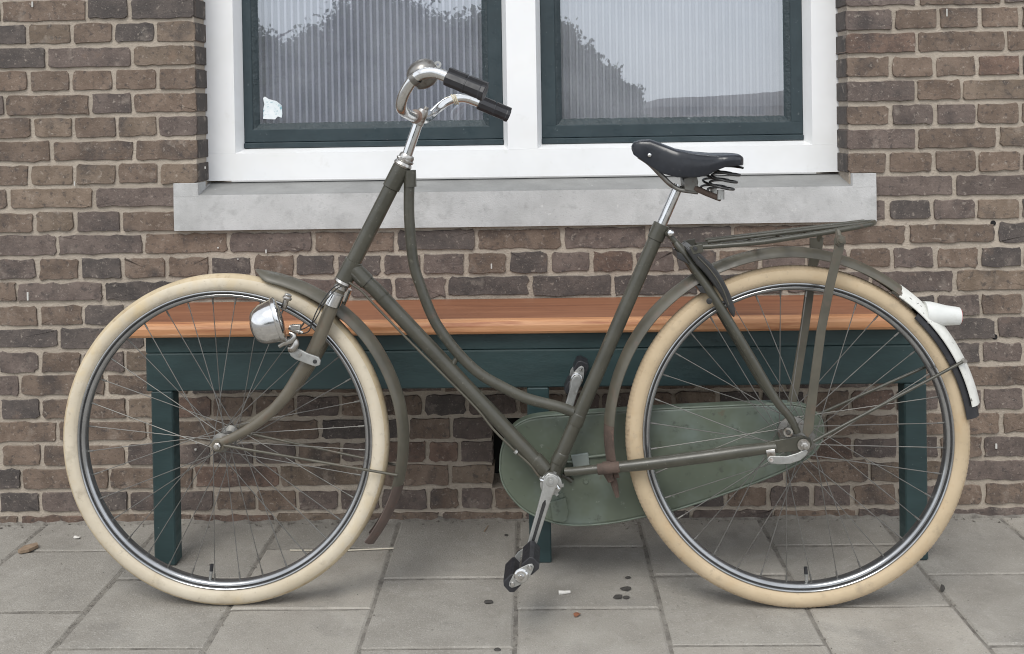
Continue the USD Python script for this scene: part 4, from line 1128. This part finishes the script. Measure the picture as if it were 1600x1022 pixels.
obj('lamp_bracket', cat(tube(BL([(436, 541), (446, 535), (456, 531), (459, 524), (452, 520)], HA), [.0045, .0065, .0072, .006, .004], 12, n=4), tube(BL([(451, 545), (458, 544), (462, 536), (458, 527)], HA + .004), [.007, .0085, .0075, .005], 12, n=4)), 'old_chrome', hl, smooth=60)
arm_o = np.array([B(x, y, -.066)[[0, 2]] for x, y in ((452, 549), (460, 547), (468, 545), (482, 552), (498, 557.5), (501.5, 563), (500, 570), (493, 572.5), (478, 567), (462, 561), (455, 556))])
obj('lamp_arm', loop_prism(arm_o, -.070, -.0635, .0015, to3), 'aluminium', hl, smooth=40)
for px, py, r_ in ((492, 565, .004), (469, 554, .0032)):
    obj('lamp_bolt', lathe([(0, .0025), (r_, .002), (r_ + .0005, 0)], B(px, py, -.070), -AX, 12), 'black_paint' if r_ > .0035 else 'old_chrome', hl, smooth=30)
obj('lamp_mount', rod(B(492, 565, -.064), B(492, 565, -.064) + [0, .018, 0], .005), 'old_chrome', hl, smooth=40)

# ================================================================== LITTER ON THE PAVEMENT
def flake(px_pts, z=.0025, curl=.003, seed=0):
    """Thin curled leaf or scrap lying on the slabs, from an outline on the ground."""
    r = np.random.default_rng(seed)
    p = np.array([on_ground(x, y) for x, y in px_pts])
    c = p.mean(0)
    n = len(p)
    zz = z * .5 + r.uniform(0, curl * .6, n)
    V = np.vstack([np.c_[p, zz], [[*c, z + .0005]], np.c_[p, zz + .0007], [[*c, z + .0014]]])
    f = []
    for j in range(n):
        k = (j + 1) % n
        f += [(k, j, n), (n + 1 + j, n + 1 + k, 2 * n + 1), (j, k, n + 1 + k), (j, n + 1 + k, n + 1 + j)]
    mm = tm(V, f); mm.fix_normals()
    return mm


def blob(cx, cy, w, h, n=9, seed=0):
    r = np.random.default_rng(seed + 50)
    return [(cx + w * math.cos(t) * r.uniform(.75, 1.1), cy + h * math.sin(t) * r.uniform(.7, 1.15)) for t in np.linspace(0, 2 * np.pi, n, endpoint=False)]


leaf_g = 'dark leaves on the paving'
obj('leaf', flake(blob(981, 904, 5, 1.8, 7, 1), seed=1), 'leaf_dark', label='smallest dark leaf, topmost of the cluster left of the rear wheel', category='leaf', group=leaf_g)
obj('leaf', flake(blob(978, 921, 9, 4, 10, 2), seed=2), 'leaf_dark', label='round dark leaf in the middle of the cluster left of the rear wheel', category='leaf', group=leaf_g)
obj('leaf', flake(blob(966, 934, 8, 3.6, 9, 3), seed=3), 'leaf_dark', label='dark leaf at the lower left of the cluster beside the rear wheel', category='leaf', group=leaf_g)
obj('leaf', flake(blob(979, 935, 6, 2.8, 8, 4), seed=4), 'leaf_dark', label='dark leaf at the lower right of the cluster beside the rear wheel', category='leaf', group=leaf_g)
obj('leaf', flake(blob(901, 962, 6, 3.5, 9, 5), seed=5, curl=.006), 'leaf_red', label='curled reddish brown leaf in front of the pedal', category='leaf')
obj('leaf', flake(blob(777, 1017, 6, 3, 9, 6), seed=6), 'leaf_dark', label='dark leaf at the front edge of the paving below the pedal', category='leaf')
obj('leaf', flake(blob(763, 942, 8, 3, 8, 7), seed=7), 'leaf_dark', label='dark leaf on the paving left of the pedal', category='leaf')
obj('leaf', flake(blob(1473, 921, 4.5, 6, 6, 8), seed=8), 'leaf_dark', label='narrow dark leaf under the right side of the rear tyre', category='leaf')
obj('leaf', flake(blob(791, 838, 4, 1.6, 7, 9), seed=9), 'leaf_dark', label='tiny dark leaf on the paving below the chain case front', category='leaf')
obj('cigarette_butt', tube([[*on_ground(873, 929), .004], [*on_ground(882, 928.5), .004], [*on_ground(891, 927.5), .004]], [.0048, .0036, .003], 10), 'pale_paper', smooth=60, label='small white cigarette butt on the paving right of the pedal', category='cigarette butt')
obj('straw', tube([[*on_ground(453, 861.5), .0028], [*on_ground(540, 862), .003], [*on_ground(615, 858.5), .0028]], .0016, 6), 'straw', label='long pale straw lying behind the front tyre', category='straw')
cp = [on_ground(x, y) for x, y in ((28, 865), (38, 858), (58, 853), (60, 857), (45, 864), (32, 866.5))]
obj('wood_chip', prism(np.array(cp), (0, 0, .002), (1, 0, 0), (0, 1, 0), (0, 0, 1), .007), 'twig', label='flat brown wood chip on the paving at the far left', category='wood chip')
obj('paper_scrap', flake(blob(484, 812.5, 21, 3, 12, 12), seed=12, z=.004), 'pale_paper', label='pale flat scrap beside the wall inside the front wheel', category='scrap')
obj('paper_scrap', flake(blob(120, 841, 6, 2.4, 8, 13), seed=13), 'pale_paper', label='small white scrap on the paving left of the front wheel', category='scrap')
obj('twig', tube([[*on_ground(757, 832), .003], [*on_ground(763, 824), .005]], [.0016, .001], 6), 'twig', label='short dark twig standing by the wall left of the chain case', category='twig')

# grit in the joints and along the wall foot
gm = []
r2 = np.random.default_rng(21)


def crumb(x, y, s):
    p = r2.normal(0, 1, (7, 3)); p /= np.linalg.norm(p, axis=1, keepdims=True)
    q = trimesh.convex.convex_hull(p * s * r2.uniform(.6, 1.2, (7, 1)) * [1, 1, .7])
    q.apply_translation((x, y, s * .25 + .0005))
    return q


for i in range(-2, 9):
    for _ in range(45):
        gm.append(crumb(SX0 + .3 * i + r2.normal(0, .0035), -r2.uniform(.01, .66), r2.uniform(.0008, .0028)))
for _ in range(260):
    gm.append(crumb(r2.uniform(-1.4, 1.4), -abs(r2.normal(0, .02)) - .002, r2.uniform(.001, .005)))
for _ in range(170):
    gm.append(crumb(r2.uniform(-1.3, 1.3), -r2.uniform(.02, .62), r2.uniform(.0006, .0022)))
obj('grit', cat(*gm), 'grit', kind='stuff')
# crumbled mortar fillet where wall and paving meet
V, f = [], []
xs_ = np.linspace(-1.5, 1.5, 160)
for x in xs_:
    h, w = r2.uniform(.001, .011), r2.uniform(.006, .018)
    V += [(x, .004, h), (x, -w * .5, h * .55), (x, -w, -.006)]
for i in range(len(xs_) - 1):
    for j in range(2):
        q = i * 3 + j
        f += [(q, q + 1, q + 4), (q, q + 4, q + 3)]
obj('mortar_fillet', tm(V, f), 'joint_sand', building, smooth=60)

# ================================================================== ACROSS THE STREET (seen mirrored in the panes)
def mirror(px, py, y):
    """(x, z) at distance y in front of the wall, reached by the sight line that the glass sends back across the street."""
    d = ray(px, py)
    run = D + .1415 + y + .1415
    return EYE[0] + d[0] / d[1] * run, H + d[2] / d[1] * run


def tree(px, y, top_px, width, seed, label, squat=1.0):
    r = np.random.default_rng(seed)
    x, top = mirror(px, top_px, y)
    t = xf('tree', matrix=Gf.Matrix4d().SetTranslate(Gf.Vec3d(float(x), float(-y), 0)), label=label, category='tree', group='trees across the street')
    pts = [(0, 0, -.1), (r.normal(0, .08), 0, top * .25), (r.normal(0, .12), .1, top * .55), (r.normal(0, .2), 0, top * .85)]
    limbs = [tube(pts, [.22, .18, .12, .04], 9, n=3)]
    for _ in range(7):
        z = top * r.uniform(.3, .7); a_ = r.uniform(0, 2 * np.pi)
        limbs.append(tube([(0, 0, z), (width * .3 * math.cos(a_), width * .3 * math.sin(a_), z + top * .12), (width * .55 * math.cos(a_), width * .55 * math.sin(a_), z + top * .22)], [.07, .05, .02], 6))
    obj('trunk', cat(*limbs), 'bark', t, smooth=50)
    n = 17000
    cl = r.uniform(-1, 1, (60, 3)); cl = cl[np.linalg.norm(cl, axis=1) < 1]
    cl = np.vstack([cl, [[0, 0, .85], [0, 0, .4], [.3, 0, .5], [-.3, 0, .5]]])
    idx = r.integers(0, len(cl), n)
    c = cl[idx] + r.normal(0, .15, (n, 3))
    c[:, :2] *= width / 2
    c[:, 2] = top * (.52 + .44 * c[:, 2])
    keep = c[:, 2] > .15
    c = c[keep]; n = len(c)
    s = r.uniform(.035, .10, (n, 1))
    u = r.normal(0, 1, (n, 3)); u /= np.linalg.norm(u, axis=1, keepdims=True)
    w = np.cross(u, r.normal(0, 1, (n, 3))); w /= np.linalg.norm(w, axis=1, keepdims=True)
    V = np.concatenate([c - u * s, c + w * s * .6, c + u * s, c - w * s * .6], 1).reshape(-1, 3)
    q = np.arange(n)[:, None] * 4
    f = np.vstack([q + [0, 1, 2], q + [0, 2, 3]])
    obj('crown', tm(V, f), 'foliage', t)


tree(430, 26, 66, 2.6, 1, 'low tree mirrored at the left of the left window pane')
tree(500, 27, 48, 2.4, 8, 'second low tree mirrored from the left edge of the left pane')
tree(565, 26, -8, 2.6, 2, 'tall tree mirrored behind the bicycle bell in the left window pane')
tree(625, 28, 2, 2.6, 9, 'tall tree mirrored just behind the handlebar in the left pane')
tree(690, 27, 26, 2.2, 3, 'tree with a pointed top mirrored at the right of the left pane')
tree(748, 26, 30, 2.0, 10, 'tree mirrored against the right edge of the left pane')
tree(800, 25, 20, 2.6, 4, 'tree mirrored between the two window panes')
tree(878, 25, 46, 1.9, 5, 'tree mirrored at the left of the right window pane')
tree(922, 25.5, 88, 1.5, 6, 'small tree stepping down in the right pane beside the tall one')
tree(962, 26, 128, 1.5, 11, 'lowest tree mirrored next to the shed in the right pane')
tree(370, 27, 20, 3.0, 7, 'tree mirrored beyond the left edge of the left pane')
DB = 48.0
xa, xb = mirror(1015, 170, DB)[0], mirror(1480, 170, DB)[0]
xr, zr = mirror(1028, 155, DB + .8)
zr2 = mirror(1480, 128, DB + .8)[1]
ze = 1.0
shed = xf('shed', label='low building with a hipped roof mirrored in the right window pane', category='building')
obj('wall', boxm(xa + .3, xb, -DB - 9, -DB, -.05, ze), 'far_wall', shed)
roof = trimesh.convex.convex_hull(np.array([(xa, -DB + .4, ze), (xb + .3, -DB + .4, ze), (xa, -DB - 9.4, ze), (xb + .3, -DB - 9.4, ze), (xr, -DB - .8, zr), (xb, -DB - .8, zr2), (xr + 1, -DB - 8, zr), (xb, -DB - 8, zr2)]))
obj('roof', roof, 'far_roof', shed)
for k in range(4):
    obj('window', boxm(xa + 1.5 + 3 * k, xa + 2.6 + 3 * k, -DB, -DB + .03, .6, 1.2), 'far_window', shed)
